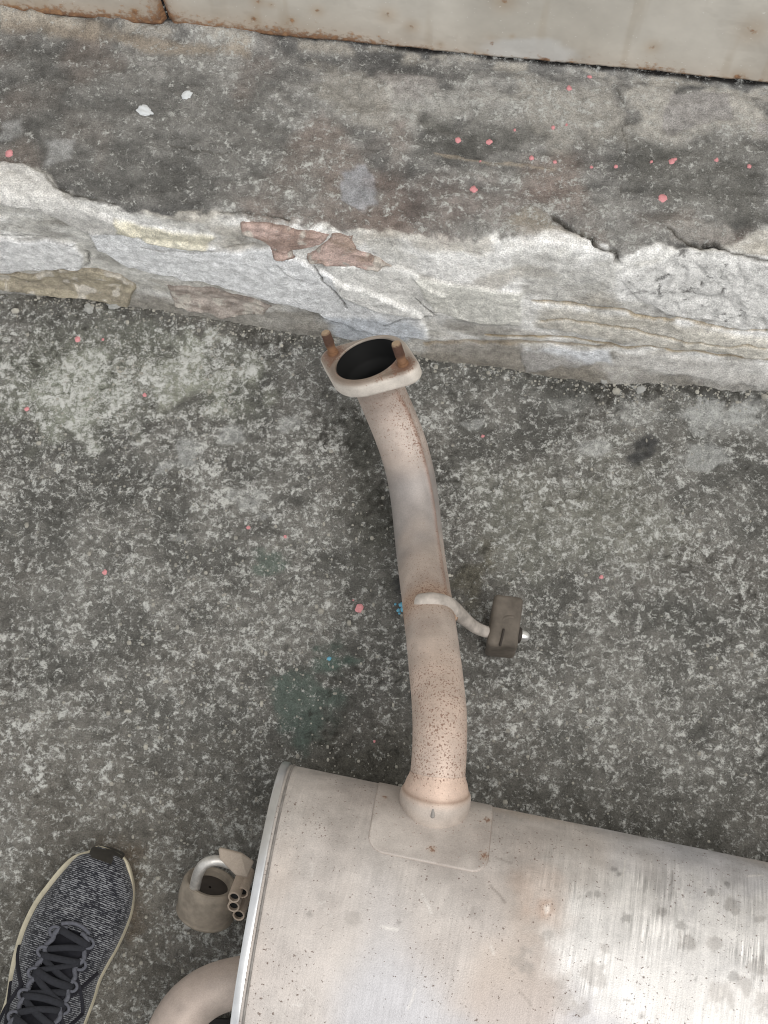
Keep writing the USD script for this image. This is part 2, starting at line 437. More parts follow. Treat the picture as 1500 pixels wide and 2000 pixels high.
# ------------------------------------------------------------------ ledge
lp = axis(-0.56, 0.56, 0.0019, 2.6, 12)
ns_face, ns_top = 118, 130
sf = np.linspace(-LEDGE - 0.02, 0, ns_face, endpoint=False)
st_ = np.linspace(0, 0.245, ns_top)
ss = np.r_[sf, st_]
P_, S_ = np.meshgrid(lp, ss, indexing='ij')
edge, foot = EQ(P_), FQ(P_)
f = np.clip(1 + S_ / LEDGE, -0.12, 1)
bow = 0.004 * np.sin(np.pi * np.clip(f, 0, 1)) + 0.010 * (1 - smooth(0, 0.22, f))        # belly, and a fillet of mortar at the foot
Q_ = np.where(S_ < 0, foot * (1 - f) + edge * f - bow, edge + S_)
Z_ = np.where(S_ < 0, LEDGE + S_, LEDGE)
from scipy.ndimage import gaussian_filter1d, gaussian_filter
NQ, NZ = np.where(S_ < 0, -1.0, 0.0), np.where(S_ < 0, 0.1, 1.0)
Q_, Z_, NQ, NZ = (gaussian_filter1d(a, 3.0, axis=1, mode='nearest') for a in (Q_, Z_, NQ, NZ))
L2 = np.stack([P_.ravel(), S_.ravel()], 1)
L3 = np.c_[L2, np.zeros(len(L2))]
strat = np.array([1.0, 3.4, 1.0])
lb, lm, lf = fbm(L3 * 10, 4, 21), fbm(L3 * 40 * strat ** 0.5, 4, 22), fbm(L3 * 170, 3, 23)
lst = fbm(L3 * np.array([16, 95, 1]) + 3, 4, 24)                                          # layers that run along the face
face = smooth(0.004, -0.004, L2[:, 1])
disp = (0.010 - 0.003 * face) * (lb - 0.5) + (0.005 - 0.003 * face) * (lm - 0.5) + (0.0024 - 0.0012 * face) * (lf - 0.5)
disp += face * (0.0012 * (lst - 0.5) - 0.0005 * (lm - 0.5))
# boundary between the dark top and the pale face
bl = PS((-200, 318), (0, 320), (45, 316), (95, 343), (118, 372), (165, 396), (230, 408), (300, 424), (350, 418), (430, 412), (480, 428), (560, 434), (640, 446), (700, 452), (760, 452), (830, 458), (900, 468), (960, 462),
        (1050, 455), (1100, 450), (1160, 474), (1200, 500), (1225, 496), (1290, 480), (1330, 486), (1400, 478), (1440, 470), (1500, 440), (1700, 440))
bs = np.interp(L2[:, 0], bl[:, 0], bl[:, 1])
wob = 0.010 * (2 * fbm(L3 * 55, 4, 25) - 1) + 0.006 * (2 * lf - 1)
pale = smooth(0.003, -0.004, L2[:, 1] - bs + wob)
topc = mix(lin(86, 85, 83), lin(138, 136, 132), smooth(0.34, 0.68, lb * 0.55 + lm * 0.45))
topc = mix(topc, lin(132, 120, 112), 0.6 * smooth(0.55, 0.72, fbm(L3 * 13, 3, 26)))
facec = mix(lin(196, 194, 188), lin(225, 224, 221), smooth(0.36, 0.62, lm * 0.35 + lst * 0.2 + lb * 0.45))
facec = mix(facec, lin(160, 152, 138), 0.5 * smooth(0.55, 0.70, fbm(L3 * np.array([14, 30, 1]), 5, 27)))
facec = mix(facec, lin(136, 133, 127), 0.6 * smooth(0.58, 0.72, fbm(L3 * np.array([26, 40, 1]) + 9, 5, 28)))
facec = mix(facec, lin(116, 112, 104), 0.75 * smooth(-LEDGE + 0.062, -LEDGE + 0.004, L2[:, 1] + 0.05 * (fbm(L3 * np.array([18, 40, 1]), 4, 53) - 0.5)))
lfleck = 0.44 + 0.16 * (lb - 0.5) + 0.22 * (lm - 0.5) + 0.14 * (lf - 0.5)
lpore = 0.22 + 0.4 * (fbm(L3 * 20, 3, 29) - 0.5)
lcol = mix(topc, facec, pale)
lfleck = lfleck * (1 - pale) + 0.05 * pale
lpore = lpore * (1 - pale) + (0.16 + 0.3 * (lst - 0.5)) * pale
disp += 0.004 * pale * smooth(-0.02, 0.03, bs - L2[:, 1]) * 0.6


def lpatch(poly, col, amt, lift=0.0, soft=0.003, rough=0.01, seed=0, df=0.0, dp=0.0, freq=55):
    global lcol, lfleck, lpore, disp
    m = smooth(-soft, soft, inside(L2, PS(*poly), rough, seed, freq))
    if col is not None:
        lcol = mix(lcol, col, m * amt)
    lfleck = lfleck + df * m; lpore = lpore + dp * m; disp = disp + lift * m
    return m


def lline(pts, w, col, amt, depth, wob=0.003, seed=0):
    """a crack, groove or stain line"""
    global lcol, disp
    P = L2 + wob * (2 * np.c_[fbm(L3 * 45, 3, seed + 60), fbm(L3 * 45, 3, seed + 90)] - 1) * 2
    m = smooth(w, w * 0.35, seg_dist(P, PS(*pts)))
    lcol = mix(lcol, col, m * amt); disp = disp - depth * m


# ---- top: dirt, repairs
lpatch([(0, 60), (250, 110), (560, 170), (560, 300), (350, 400), (180, 390), (0, 310)], lin(90, 89, 85), 0.45, 0, 0.03, 0.04, 1, -0.05)
lpatch([(430, 250), (640, 290), (600, 420), (440, 380)], lin(104, 102, 98), 0.4, 0, 0.02, 0.03, 2, 0.02)
lpatch([(600, 130), (760, 160), (760, 260), (640, 240)], lin(150, 146, 138), 0.6, 0.001, 0.006, 0.02, 3, -0.05)
lpatch([(745, 140), (850, 150), (870, 190), (760, 200)], lin(150, 146, 142), 0.75, 0.001, 0.003, 0.012, 4, -0.05)
lpatch([(760, 180), (980, 170), (1010, 225), (850, 240), (760, 235)], lin(178, 176, 170), 0.55, 0.001, 0.01, 0.03, 5, 0.02)
lpatch([(1010, 150), (1200, 165), (1215, 260), (1080, 290), (1010, 230)], lin(160, 156, 148), 0.6, 0.0, 0.012, 0.03, 6, 0.0)
lpatch([(1210, 165), (1500, 180), (1500, 260), (1420, 270), (1300, 285), (1240, 260)], lin(178, 174, 166), 0.65, 0.001, 0.008, 0.025, 7, 0.0)
lpatch([(1305, 182), (1425, 182), (1430, 235), (1350, 255), (1300, 275), (1292, 230)], lin(146, 143, 140), 0.95, -0.0012, 0.0015, 0.007, 8, -0.35, -0.2)
lpatch([(1475, 240), (1520, 240), (1520, 265), (1480, 262)], lin(146, 143, 140), 0.9, -0.001, 0.0015, 0.006, 9, -0.35, -0.2)
lpatch([(670, 335), (715, 320), (735, 395), (700, 412), (668, 390)], lin(148, 149, 152), 0.85, -0.0008, 0.002, 0.008, 10, -0.3)
lpatch([(95, 280), (150, 270), (140, 310), (95, 318)], lin(152, 152, 150), 0.7, 0.001, 0.003, 0.012, 11, -0.2)
lpatch([(0, 235), (50, 225), (40, 265), (0, 270)], lin(142, 142, 140), 0.7, 0.001, 0.003, 0.012, 12, -0.2)
lpatch([(750, 350), (1080, 360), (1080, 440), (900, 450), (750, 440)], lin(120, 105, 98), 0.4, 0, 0.02, 0.03, 13, 0.02)
lpatch([(820, 240), (1000, 230), (1060, 260), (1000, 300), (830, 300)], lin(84, 83, 78), 0.6, 0, 0.02, 0.03, 14, -0.1)
lpatch([(1220, 270), (1500, 280), (1500, 440), (1400, 430), (1290, 400), (1230, 350)], lin(92, 91, 86), 0.6, 0, 0.02, 0.03, 15, -0.04)
lpatch([(990, 420), (1060, 412), (1140, 465), (1020, 465)], lin(150, 143, 130), 0.6, 0.002, 0.004, 0.012, 16, 0.05)
lpatch([(1310, 440), (1420, 435), (1440, 475), (1330, 478)], lin(156, 152, 146), 0.6, 0.001, 0.004, 0.014, 17, 0.0)
lpatch([(0, 30), (330, 90), (480, 92), (480, 112), (330, 110), (150, 70), (0, 55)], lin(150, 138, 122), 0.6, 0.002, 0.006, 0.012, 18, -0.05)
# ---- face: layers of whitewash and mortar
lpatch([(-150, 320), (45, 318), (95, 345), (125, 380), (160, 400), (235, 425), (280, 450), (170, 440), (60, 400), (-150, 375)], lin(198, 196, 192), 0.85, 0.005, 0.002, 0.006, 19, -0.2, -0.1)
lpatch([(-150, 440), (0, 450), (140, 465), (170, 490), (172, 512), (70, 515), (-150, 530)], lin(222, 222, 222), 0.9, 0.004, 0.0015, 0.008, 20, -0.3, -0.1)
lpatch([(180, 440), (330, 460), (480, 480), (530, 470), (640, 520), (830, 600), (840, 650), (700, 630), (600, 590), (430, 545), (280, 520), (190, 480)], lin(224, 225, 226), 0.9, 0.004, 0.002, 0.010, 21, -0.3, -0.12)
lpatch([(640, 500), (800, 520), (870, 560), (850, 600), (740, 590), (670, 560)], lin(224, 223, 219), 0.85, 0.003, 0.0015, 0.008, 22, -0.3, -0.1)
lpatch([(215, 415), (320, 440), (415, 455), (405, 472), (320, 465), (230, 440)], lin(212, 206, 184), 0.8, 0.003, 0.002, 0.008, 23, -0.2)
lpatch([(815, 530), (930, 545), (1020, 560), (1020, 622), (930, 615), (850, 590)], lin(206, 205, 198), 0.95, 0.003, 0.0012, 0.005, 24, -0.35, -0.15)
lpatch([(640, 605), (800, 610), (830, 640), (760, 660), (660, 640)], lin(184, 190, 198), 0.7, 0.001, 0.006, 0.010, 25, -0.2)
lpatch([(1000, 490), (1190, 505), (1210, 560), (1060, 580), (1020, 540)], lin(178, 176, 170), 0.5, -0.001, 0.006, 0.022, 26, 0.05)
porous = lpatch([(1212, 535), (1250, 515), (1320, 488), (1420, 492), (1700, 520), (1700, 660), (1500, 632), (1400, 612), (1300, 600), (1250, 575)], lin(206, 205, 202), 0.95, 0.003, 0.002, 0.006, 27, -0.3, -0.1)
pit = smooth(0.57, 0.66, fbm(L3 * np.array([130, 95, 1]), 2, 41)) * smooth(0.40, 0.55, fbm(L3 * 26, 3, 42)) * porous
disp -= 0.002 * pit; lpore = lpore + 0.44 * porous * smooth(0.35, 0.55, fbm(L3 * 30, 3, 42))
stip = smooth(0.5, 0.62, fbm(L3 * np.array([190, 150, 1]), 2, 43)) * smooth(-0.004, 0.01, inside(L2, PS((350, 480), (520, 490), (560, 520), (420, 520)), 0.01, 44))
disp -= 0.001 * stip; lpore = lpore + 0.2 * stip
lpatch([(1060, 580), (1300, 610), (1500, 650), (1500, 690), (1300, 665), (1050, 625)], lin(186, 181, 170), 0.7, 0.002, 0.004, 0.010, 28, -0.1)
lpatch([(1330, 625), (1500, 645), (1500, 690), (1340, 660)], lin(204, 200, 190), 0.8, 0.002, 0.0015, 0.006, 29, -0.2)
lpatch([(1020, 670), (1190, 672), (1195, 695), (1030, 702)], lin(205, 208, 212), 0.8, 0.002, 0.003, 0.008, 30, -0.2)
lpatch([(1200, 680), (1500, 695), (1500, 735), (1300, 715), (1200, 700)], lin(190, 188, 184), 0.7, 0.002, 0.004, 0.010, 31, -0.1)
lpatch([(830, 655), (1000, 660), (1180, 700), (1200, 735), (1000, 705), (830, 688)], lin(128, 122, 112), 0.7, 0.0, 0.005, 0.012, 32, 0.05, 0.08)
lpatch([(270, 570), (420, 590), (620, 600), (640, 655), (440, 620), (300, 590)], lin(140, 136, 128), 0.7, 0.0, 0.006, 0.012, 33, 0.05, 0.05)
ochre = lin(154, 136, 104); soil = lin(70, 66, 58)
for k, (pts, w, c, a, dpt) in enumerate([
        ([(1040, 575), (1180, 592), (1300, 607), (1500, 634)], 0.0022, ochre, 0.7, 0.0022),
        ([(1060, 610), (1180, 622), (1290, 642), (1400, 655), (1500, 665)], 0.0022, ochre, 0.6, 0.0018),
        ([(950, 640), (1100, 652), (1210, 665), (1400, 678), (1500, 690)], 0.0034, ochre, 0.75, 0.0010),
        ([(830, 655), (960, 655), (1080, 660), (1190, 668)], 0.0040, lin(140, 124, 98), 0.6, 0.0010),
        ([(612, 508), (640, 535), (665, 560), (680, 585)], 0.0014, soil, 0.85, 0.003),
        ([(545, 500), (575, 525), (590, 530)], 0.0010, soil, 0.5, 0.0015),
        ([(815, 570), (840, 592), (850, 602), (800, 612), (750, 618)], 0.0013, soil, 0.7, 0.0025),
        ([(165, 480), (168, 492), (175, 505), (165, 512)], 0.0016, soil, 0.7, 0.003),
        ([(60, 505), (90, 514), (170, 512)], 0.0010, soil, 0.6, 0.002),
        ([(0, 445), (80, 452), (150, 470)], 0.0009, soil, 0.55, 0.0015),
        ([(285, 470), (330, 478), (420, 478), (500, 470)], 0.0018, lin(120, 112, 98), 0.5, 0.0015),
        ([(890, 580), (895, 600)], 0.0008, soil, 0.4, 0.001),
        ([(1211, 158), (1214, 200), (1217, 245), (1219, 300)], 0.0009, soil, 0.6, 0.0016),
        ([(1215, 300), (1216, 340), (1205, 400)], 0.0009, soil, 0.4, 0.001),
        ([(1080, 425), (1115, 445), (1155, 466), (1162, 482), (1202, 493), (1204, 510)], 0.0024, soil, 0.8, 0.007),  # the step's shadow is painted in here along with the dirt
        ([(1300, 445), (1320, 465), (1335, 474), (1375, 480), (1395, 478), (1420, 490), (1500, 506)], 0.0016, soil, 0.85, 0.004),
        ([(1375, 478), (1395, 477), (1410, 488)], 0.0036, lin(30, 29, 27), 0.9, 0.009),
        ([(1284, 541), (1298, 532), (1310, 527)], 0.0016, lin(60, 58, 54), 0.85, 0.004),
        ([(1398, 566), (1408, 556), (1413, 552)], 0.0011, lin(70, 68, 64), 0.8, 0.003),
        ([(1374, 548), (1378, 541)], 0.0013, lin(76, 74, 70), 0.8, 0.003),
        ([(95, 345), (110, 365), (140, 382), (220, 402)], 0.0017, soil, 0.6, 0.003),
        ([(430, 412), (520, 420), (560, 430)], 0.0016, soil, 0.5, 0.004),
        ([(330, 290), (420, 300), (470, 292)], 0.0011, soil, 0.4, 0.002),
        ([(860, 305), (960, 318), (1080, 330)], 0.0020, lin(160, 148, 130), 0.5, -0.001)]):
    lline(pts, w, c, a, dpt, seed=k)
# a ragged lip of mortar against the steel panels, high on the left and broken away on the right
back = EQ(L2[:, 0]) + L2[:, 1] - WQ(L2[:, 0])
lipw = smooth(-0.020, -0.001, back) * smooth(0.06, 0.05, back)
ph = ledge_ps([330, 760, 900], [90, 120, 140])[:, 0]
liph = np.interp(L2[:, 0], [-1, ph[0], ph[1], ph[2], 1], [0.010, 0.008, 0.002, -0.004, -0.007])
disp += lipw * (liph + (0.004 + 0.006 * (liph > 0.004)) * (fbm(L3 * 60, 3, 51) - 0.5))
lcol = mix(lcol, lin(186, 180, 168), 0.5 * smooth(-0.016, -0.004, back) * smooth(0.006, 0.0, back) * smooth(0.4, 0.6, fbm(L3 * 42, 3, 52)))
lcol = mix(lcol, lin(28, 25, 23), smooth(0.001, 0.006, back))                    # darkness of the gap behind the panels, painted into the colour
farp = smooth(0.62, 0.9, np.abs(L2[:, 0]))
disp = disp * (1 - farp) + 0.004 * farp * (lb - 0.5)
D = disp.reshape(P_.shape)
LQ, LZ = Q_ + NQ * D, Z_ + NZ * D
LV = from_pqz(P_, LQ, LZ).reshape(-1, 3)
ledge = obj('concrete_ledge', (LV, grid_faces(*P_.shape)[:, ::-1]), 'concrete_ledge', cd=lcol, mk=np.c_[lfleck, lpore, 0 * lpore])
tag(ledge, 'low concrete ledge with dark weathered top and flaking whitewashed face', 'ledge')
from scipy.interpolate import RegularGridInterpolator
LI = RegularGridInterpolator((lp, ss), np.concatenate([from_pqz(P_, LQ, LZ), from_pqz(0 * P_, NQ, NZ) - PO], -1), bounds_error=False, fill_value=None)


def on_ledge(ps, lift=0.0):
    r = LI(ps); n = r[:, 3:] / np.linalg.norm(r[:, 3:], axis=1, keepdims=True)
    return r[:, :3] + n * np.asarray(lift)[..., None]


def filled(poly, step, rough, seed):
    """points and triangles filling the polygon on a fine lattice, with a ragged outline; and the distance to that outline"""
    poly = np.asarray(poly); lo, hi = poly.min(0) - 2 * rough, poly.max(0) + 2 * rough
    x, y = np.arange(lo[0], hi[0] + step, step), np.arange(lo[1], hi[1] + step, step)
    g = np.stack(np.meshgrid(x, y, indexing='ij'), -1).reshape(-1, 2)
    d = inside(g, poly, rough, seed, 90)
    q = grid_faces(len(x), len(y)); q = q[(d[q] > 0).any(1)]
    use = np.unique(q); m = np.full(len(g), -1); m[use] = np.arange(len(use))
    return g[use], m[q], d[use]


def ledge_piece(name, poly, cols, thick, seed, step=0.0014):
    g, q, d = filled(PS(*poly), step, 0.004, seed)
    n3 = np.c_[g, np.zeros(len(g))]
    lift = thick * smooth(-0.0005, 0.004, d) - 0.003 * smooth(0.0005, -0.001, d) + 0.004 * (fbm(n3 * np.array([60, 120, 1]), 4, seed) - 0.5)
    c = mix(cols[0], cols[1], smooth(0.35, 0.65, fbm(n3 * np.array([50, 110, 1]), 4, seed + 5)))
    c = mix(c, lin(196, 190, 180), 0.8 * smooth(0.60, 0.68, fbm(n3 * 80, 3, seed + 6)))
    c = mix(c, cols[0] * 0.6, smooth(0.003, 0.0, d) * 0.6)
    return obj(name, (on_ledge(g, lift), q), 'concrete_ledge', ledge, cd=c, mk=np.c_[np.full(len(g), 0.3), np.full(len(g), 0.2), np.zeros(len(g))])


tag(ledge_piece('stone', [(-20, 516), (60, 527), (120, 512), (165, 516), (215, 520), (240, 531), (268, 550), (257, 577), (150, 563), (60, 553), (-20, 540)], (lin(150, 142, 126), lin(168, 159, 140)), 0.004, 3), 'flat ochre brown stone at the foot of the ledge')
tag(ledge_piece('stone', [(330, 548), (420, 552), (500, 574), (532, 588), (520, 602), (430, 598), (345, 580)], (lin(142, 132, 124), lin(172, 162, 154)), 0.003, 7), 'flat greyish pink stone at the foot of the ledge')
tag(ledge_piece('brick_fragment', [(468, 431), (520, 434), (600, 447), (645, 455), (628, 470), (575, 478), (578, 490), (538, 486), (531, 470), (512, 460), (470, 449)], (lin(152, 132, 122), lin(186, 164, 155)), 0.004, 11), 'pinkish brick showing through the broken render')
tag(ledge_piece('brick_fragment', [(650, 455), (692, 457), (698, 478), (745, 495), (768, 512), (740, 516), (690, 506), (606, 502), (600, 485), (630, 472)], (lin(152, 134, 122), lin(190, 168, 159)), 0.003, 14), 'pinkish brick with a brown tail beside the grey knob of mortar')


def disc(r, seed, n=18, rough=0.3):
    a = np.linspace(0, 2 * np.pi, n, endpoint=False)
    rr = r * (1 + rough * (2 * noise(np.c_[2 * np.cos(a), 2 * np.sin(a), np.full(n, seed * 5.3)], seed) - 1))
    return np.c_[np.cos(a), np.sin(a)] * rr[:, None]


def spot_faces(n):
    j = np.arange(n); k = (j + 1) % n
    return np.vstack([np.stack([np.full(n, 2 * n), j, k], 1), np.stack([j, n + j, n + k], 1), np.stack([j, n + k, k], 1)])


plain('pink_paint', lin(204, 140, 142), 0.75, var=0.25, scale=300)
plain('blue_paint', lin(104, 166, 190), 0.65, var=0.1, scale=300)


def paint_spot(px, py, r_px, seed, mat='pink_paint', stretch=1.0):
    r = r_px * 0.00044
    d = disc(r, seed) * np.array([stretch, 1.0])
    if py < 600 and mat == 'pink_paint':
        c = PS((px, py))[0]
        ring = np.vstack([d, d * 1.12, [[0, 0]]]) + c
        lift = np.r_[np.full(len(d), 0.0009), np.full(len(d), -0.0012), 0.0011]
        v = on_ledge(ring, lift); par = ledge
    else:
        c = GP((px, py))[0]
        ring = np.vstack([d, d * 1.12, [[0, 0]]]) + c
        v = np.c_[ring, ground_z(ring[:, 0], ring[:, 1]) + np.r_[np.full(len(d), 0.0008), np.full(len(d), -0.0012), 0.0009]]; par = ground
    obj('paint_spot', (v, spot_faces(len(d))), mat, par)


for k, (x, y, r) in enumerate([(18, 300, 8), (895, 274, 6), (955, 278, 6), (1111, 174, 6), (1152, 150, 5), (1080, 250, 4), (1106, 246, 2.5), (1038, 310, 5), (1084, 317, 4), (925, 370, 7), (1294, 388, 9), (1312, 315, 6.5), (1399, 314, 4), (1463, 325, 4.5),
                                (1203, 325, 4), (1155, 327, 3.5), (1272, 316, 3), (1005, 256, 2.5), (938, 316, 2), (1318, 312, 4),
                                (150, 660, 6.5), (282, 771, 4.5), (52, 798, 5), (943, 851, 4), (485, 1031, 4.5), (557, 1048, 3.5), (205, 1118, 5), (702, 1188, 9), (1174, 1128, 4.5), (731, 1447, 3), (690, 1172, 2), (200, 661, 3)]):
    paint_spot(x, y, r, k + 1)
paint_spot(643, 1286, 4.5, 71, 'blue_paint')
for k, (x, y, r) in enumerate([(783, 1182, 5), (778, 1192, 4), (772, 1180, 2.5), (786, 1190, 5), (780, 1198, 2.5)]):
    paint_spot(x, y, r, 80 + k, 'blue_paint')

# white flake and scraps on the ledge top
plain('white_flake', lin(200, 203, 204), 0.7, var=0.12, scale=160)
plain('grey_pebble', lin(150, 150, 146), 0.85, var=0.25, scale=220, bump=0.0008, bscale=500)


def pebble(px, py, r_px, seed, mat, label, on='ground', flat=0.5, stretch=1.4, cat='pebble', name='pebble', rot=0.3, group=None):
    s = trimesh.creation.icosphere(subdivisions=3)
    n = s.vertices; r = r_px * 0.00049
    k = 1 + 1.1 * (fbm(n * 1.9 + seed * 7.1, 3, seed) - 0.5)
    v = n * k[:, None] * np.array([r * stretch, r, r * flat])
    c, s_ = math.cos(rot), math.sin(rot)
    v = v @ np.array([[c, s_, 0], [-s_, c, 0], [0, 0, 1]])
    if on == 'ledge':
        base = on_ledge(PS((px, py)))[0]
    else:
        base = at(px, py); base[2] = ground_z(base[0], base[1])
    v = v + base + [0, 0, r * flat * 0.55]
    tag(obj(name, (v, s.faces), mat), label, cat, group)


pebble(282, 217, 11, 1, 'white_flake', 'bright white flake of plaster lying on the dark ledge top', 'ledge', 0.35, 1.4, 'flake', 'plaster_flake', -0.4)
pebble(366, 190, 8, 2, 'white_flake', 'smaller white plaster scrap on the ledge, up and right of the bright flake', 'ledge', 0.3, 1.3, 'flake', 'plaster_flake', 0.9)
pebble(226, 601, 12, 3, 'grey_pebble', 'largest pale pebble lying at the foot of the ledge below the brown stone', 'ground', 0.6, 1.2)
pebble(176, 611, 9, 4, 'grey_pebble', 'small grey pebble left of the largest pebble by the ledge foot', 'ground', 0.55, 1.3, rot=-0.9)
pebble(1178, 745, 9, 5, 'grey_pebble', 'grey pebble at the foot of the ledge on the right, below the cracked render', 'ground', 0.6, 1.2, rot=1.2)
pebble(1250, 765, 8, 6, 'grey_pebble', 'darker rough pebble furthest right along the ledge foot', 'ground', 0.5, 1.3, rot=0.6)

# loose grit: thousands of grains, one object
plain('grit_grains', lin(150, 147, 138), 0.9, var=0.5, scale=90)
tet = trimesh.creation.icosahedron()
n_g = 5200
gxy = np.c_[RNG.uniform(-0.44, 0.44, n_g), RNG.uniform(0.0, 0.74, n_g)]
dens = fbm(np.c_[gxy * 9, np.zeros(n_g)], 3, 77)
keep = (dens + RNG.uniform(-0.25, 0.25, n_g) > 0.5) & ((gxy - O[:2]) @ EY[:2] < -0.006)
near = RNG.uniform(-0.5, 0.5, 1500)
strip = (PO + np.outer(near, EX) + np.outer(FQ(near) - np.abs(RNG.normal(0, 0.012, 1500)) - 0.004, EY))[:, :2]
gxy = np.vstack([gxy[keep], strip])
gr = RNG.lognormal(math.log(0.0009), 0.42, len(gxy))
gvs = tet.vertices[None] * (gr[:, None] * RNG.uniform(0.6, 1.4, (len(gr), 3)))[:, None, :] * [1, 1, 0.7]
gvs = gvs + np.c_[gxy, ground_z(gxy[:, 0], gxy[:, 1]) + gr * 0.2][:, None]
gfs = tet.faces[None] + (np.arange(len(gr)) * 12)[:, None, None]
tag(obj('grit', (gvs.reshape(-1, 3), gfs.reshape(-1, 3)), 'grit_grains', smooth_=False), 'loose grit and sand grains scattered over the concrete ground', 'grit', kind='stuff')

# ------------------------------------------------------------------ steel panels standing behind the ledge
material('painted_steel', {
    'st': ('attribute', {'attribute': 'stain'}), 'we': ('attribute', {'attribute': 'wear'}), 'sep': ('separate_color', {}), 'g': ('geometry', {}),
    'n1': ('noise_texture', {'scale': 160, 'detail': 4, 'roughness': 0.65}), 'n2': ('noise_texture', {'scale': 30, 'detail': 5, 'roughness': 0.6}),
    'n3': ('noise_texture', {'scale': 330, 'detail': 2}),
    'sum': ('math', {'math_type': 'add'}),
    'ru': ('map_range', {'range_type': 'smoothstep', 'from_min': 0.92, 'from_max': 1.2, 'to_min': 0.0, 'to_max': 0.95, 'clamp': True}),
    'rr': ('rgb_ramp', {'ramp': [(0.3, tuple(lin(72, 50, 38))), (0.5, tuple(lin(118, 84, 58))), (0.7, tuple(lin(160, 124, 90)))]}),
    'v2': ('map_range', {'from_min': 0.25, 'from_max': 0.75, 'to_min': 0.9, 'to_max': 1.1}),
    'ch': ('map_range', {'range_type': 'smoothstep', 'from_min': 0.70, 'from_max': 0.74, 'to_min': 0.0, 'to_max': 0.6, 'clamp': True}),
    'base': ('mix', {'mix_type': 'multiply', 'fac': 1.0}), 'chip': ('mix', {'mix_type': 'mix', 'color2': tuple(lin(212, 210, 204))}),
    'c': ('mix', {'mix_type': 'mix'}),
    'ro': ('map_range', {'from_min': 0.0, 'from_max': 1.0, 'to_min': 0.42, 'to_max': 0.9}),
    'hh': ('math', {'math_type': 'multiply_add', 'value2': 0.8}),
    'b': ('bump', {'strength': 0.5, 'distance': 0.0007}), 'p': ('principled_bsdf', {'specular_ior_level': 0.45}),
}, [('we.color', 'sep.color'), ('g.position', 'n1.vector'), ('g.position', 'n2.vector'), ('g.position', 'n3.vector'), ('n1.fac', 'sum.value1'), ('sep.r', 'sum.value2'),
    ('sum.value', 'ru.value'), ('n1.fac', 'rr.fac'), ('n2.fac', 'v2.value'), ('st.color', 'base.color1'), ('v2.result', 'base.color2'), ('n3.fac', 'ch.value'),
    ('base.color', 'chip.color1'), ('ch.result', 'chip.fac'), ('chip.color', 'c.color1'), ('rr.color', 'c.color2'), ('ru.result', 'c.fac'),
    ('c.color', 'p.base_color'), ('ru.result', 'ro.value'), ('ro.result', 'p.roughness'), ('ru.result', 'hh.value1'), ('n2.fac', 'hh.value3'),
    ('hh.value', 'b.height'), ('b.normal', 'p.normal')])
SEAM, _ = to_pq(at(322, 90, LEDGE))


def panel_pos(px, py):
    """(p, z) on the panels' plane of a pixel"""
    lo, hi = 0.1, 0.6
    for _ in range(40):
        z = (lo + hi) / 2
        p, q = to_pq(at(px, py, z))
        lo, hi = (z, hi) if q > WQ(p) else (lo, z)
    return float(p), float(z)


RUST = [(495, 37, 5), (505, 3, 6), (530, 10, 3), (620, 22, 5), (570, 40, 4), (757, 30, 7), (985, 2, 9), (961, 85, 6), (1065, 118, 7), (1262, 145, 7), (1275, 93, 6), (1218, 141, 5), (1470, 60, 12), (803, 55, 6), (1440, 150, 6), (860, 88, 3), (1000, 72, 2), (28, 15, 5), (263, 22, 5)]


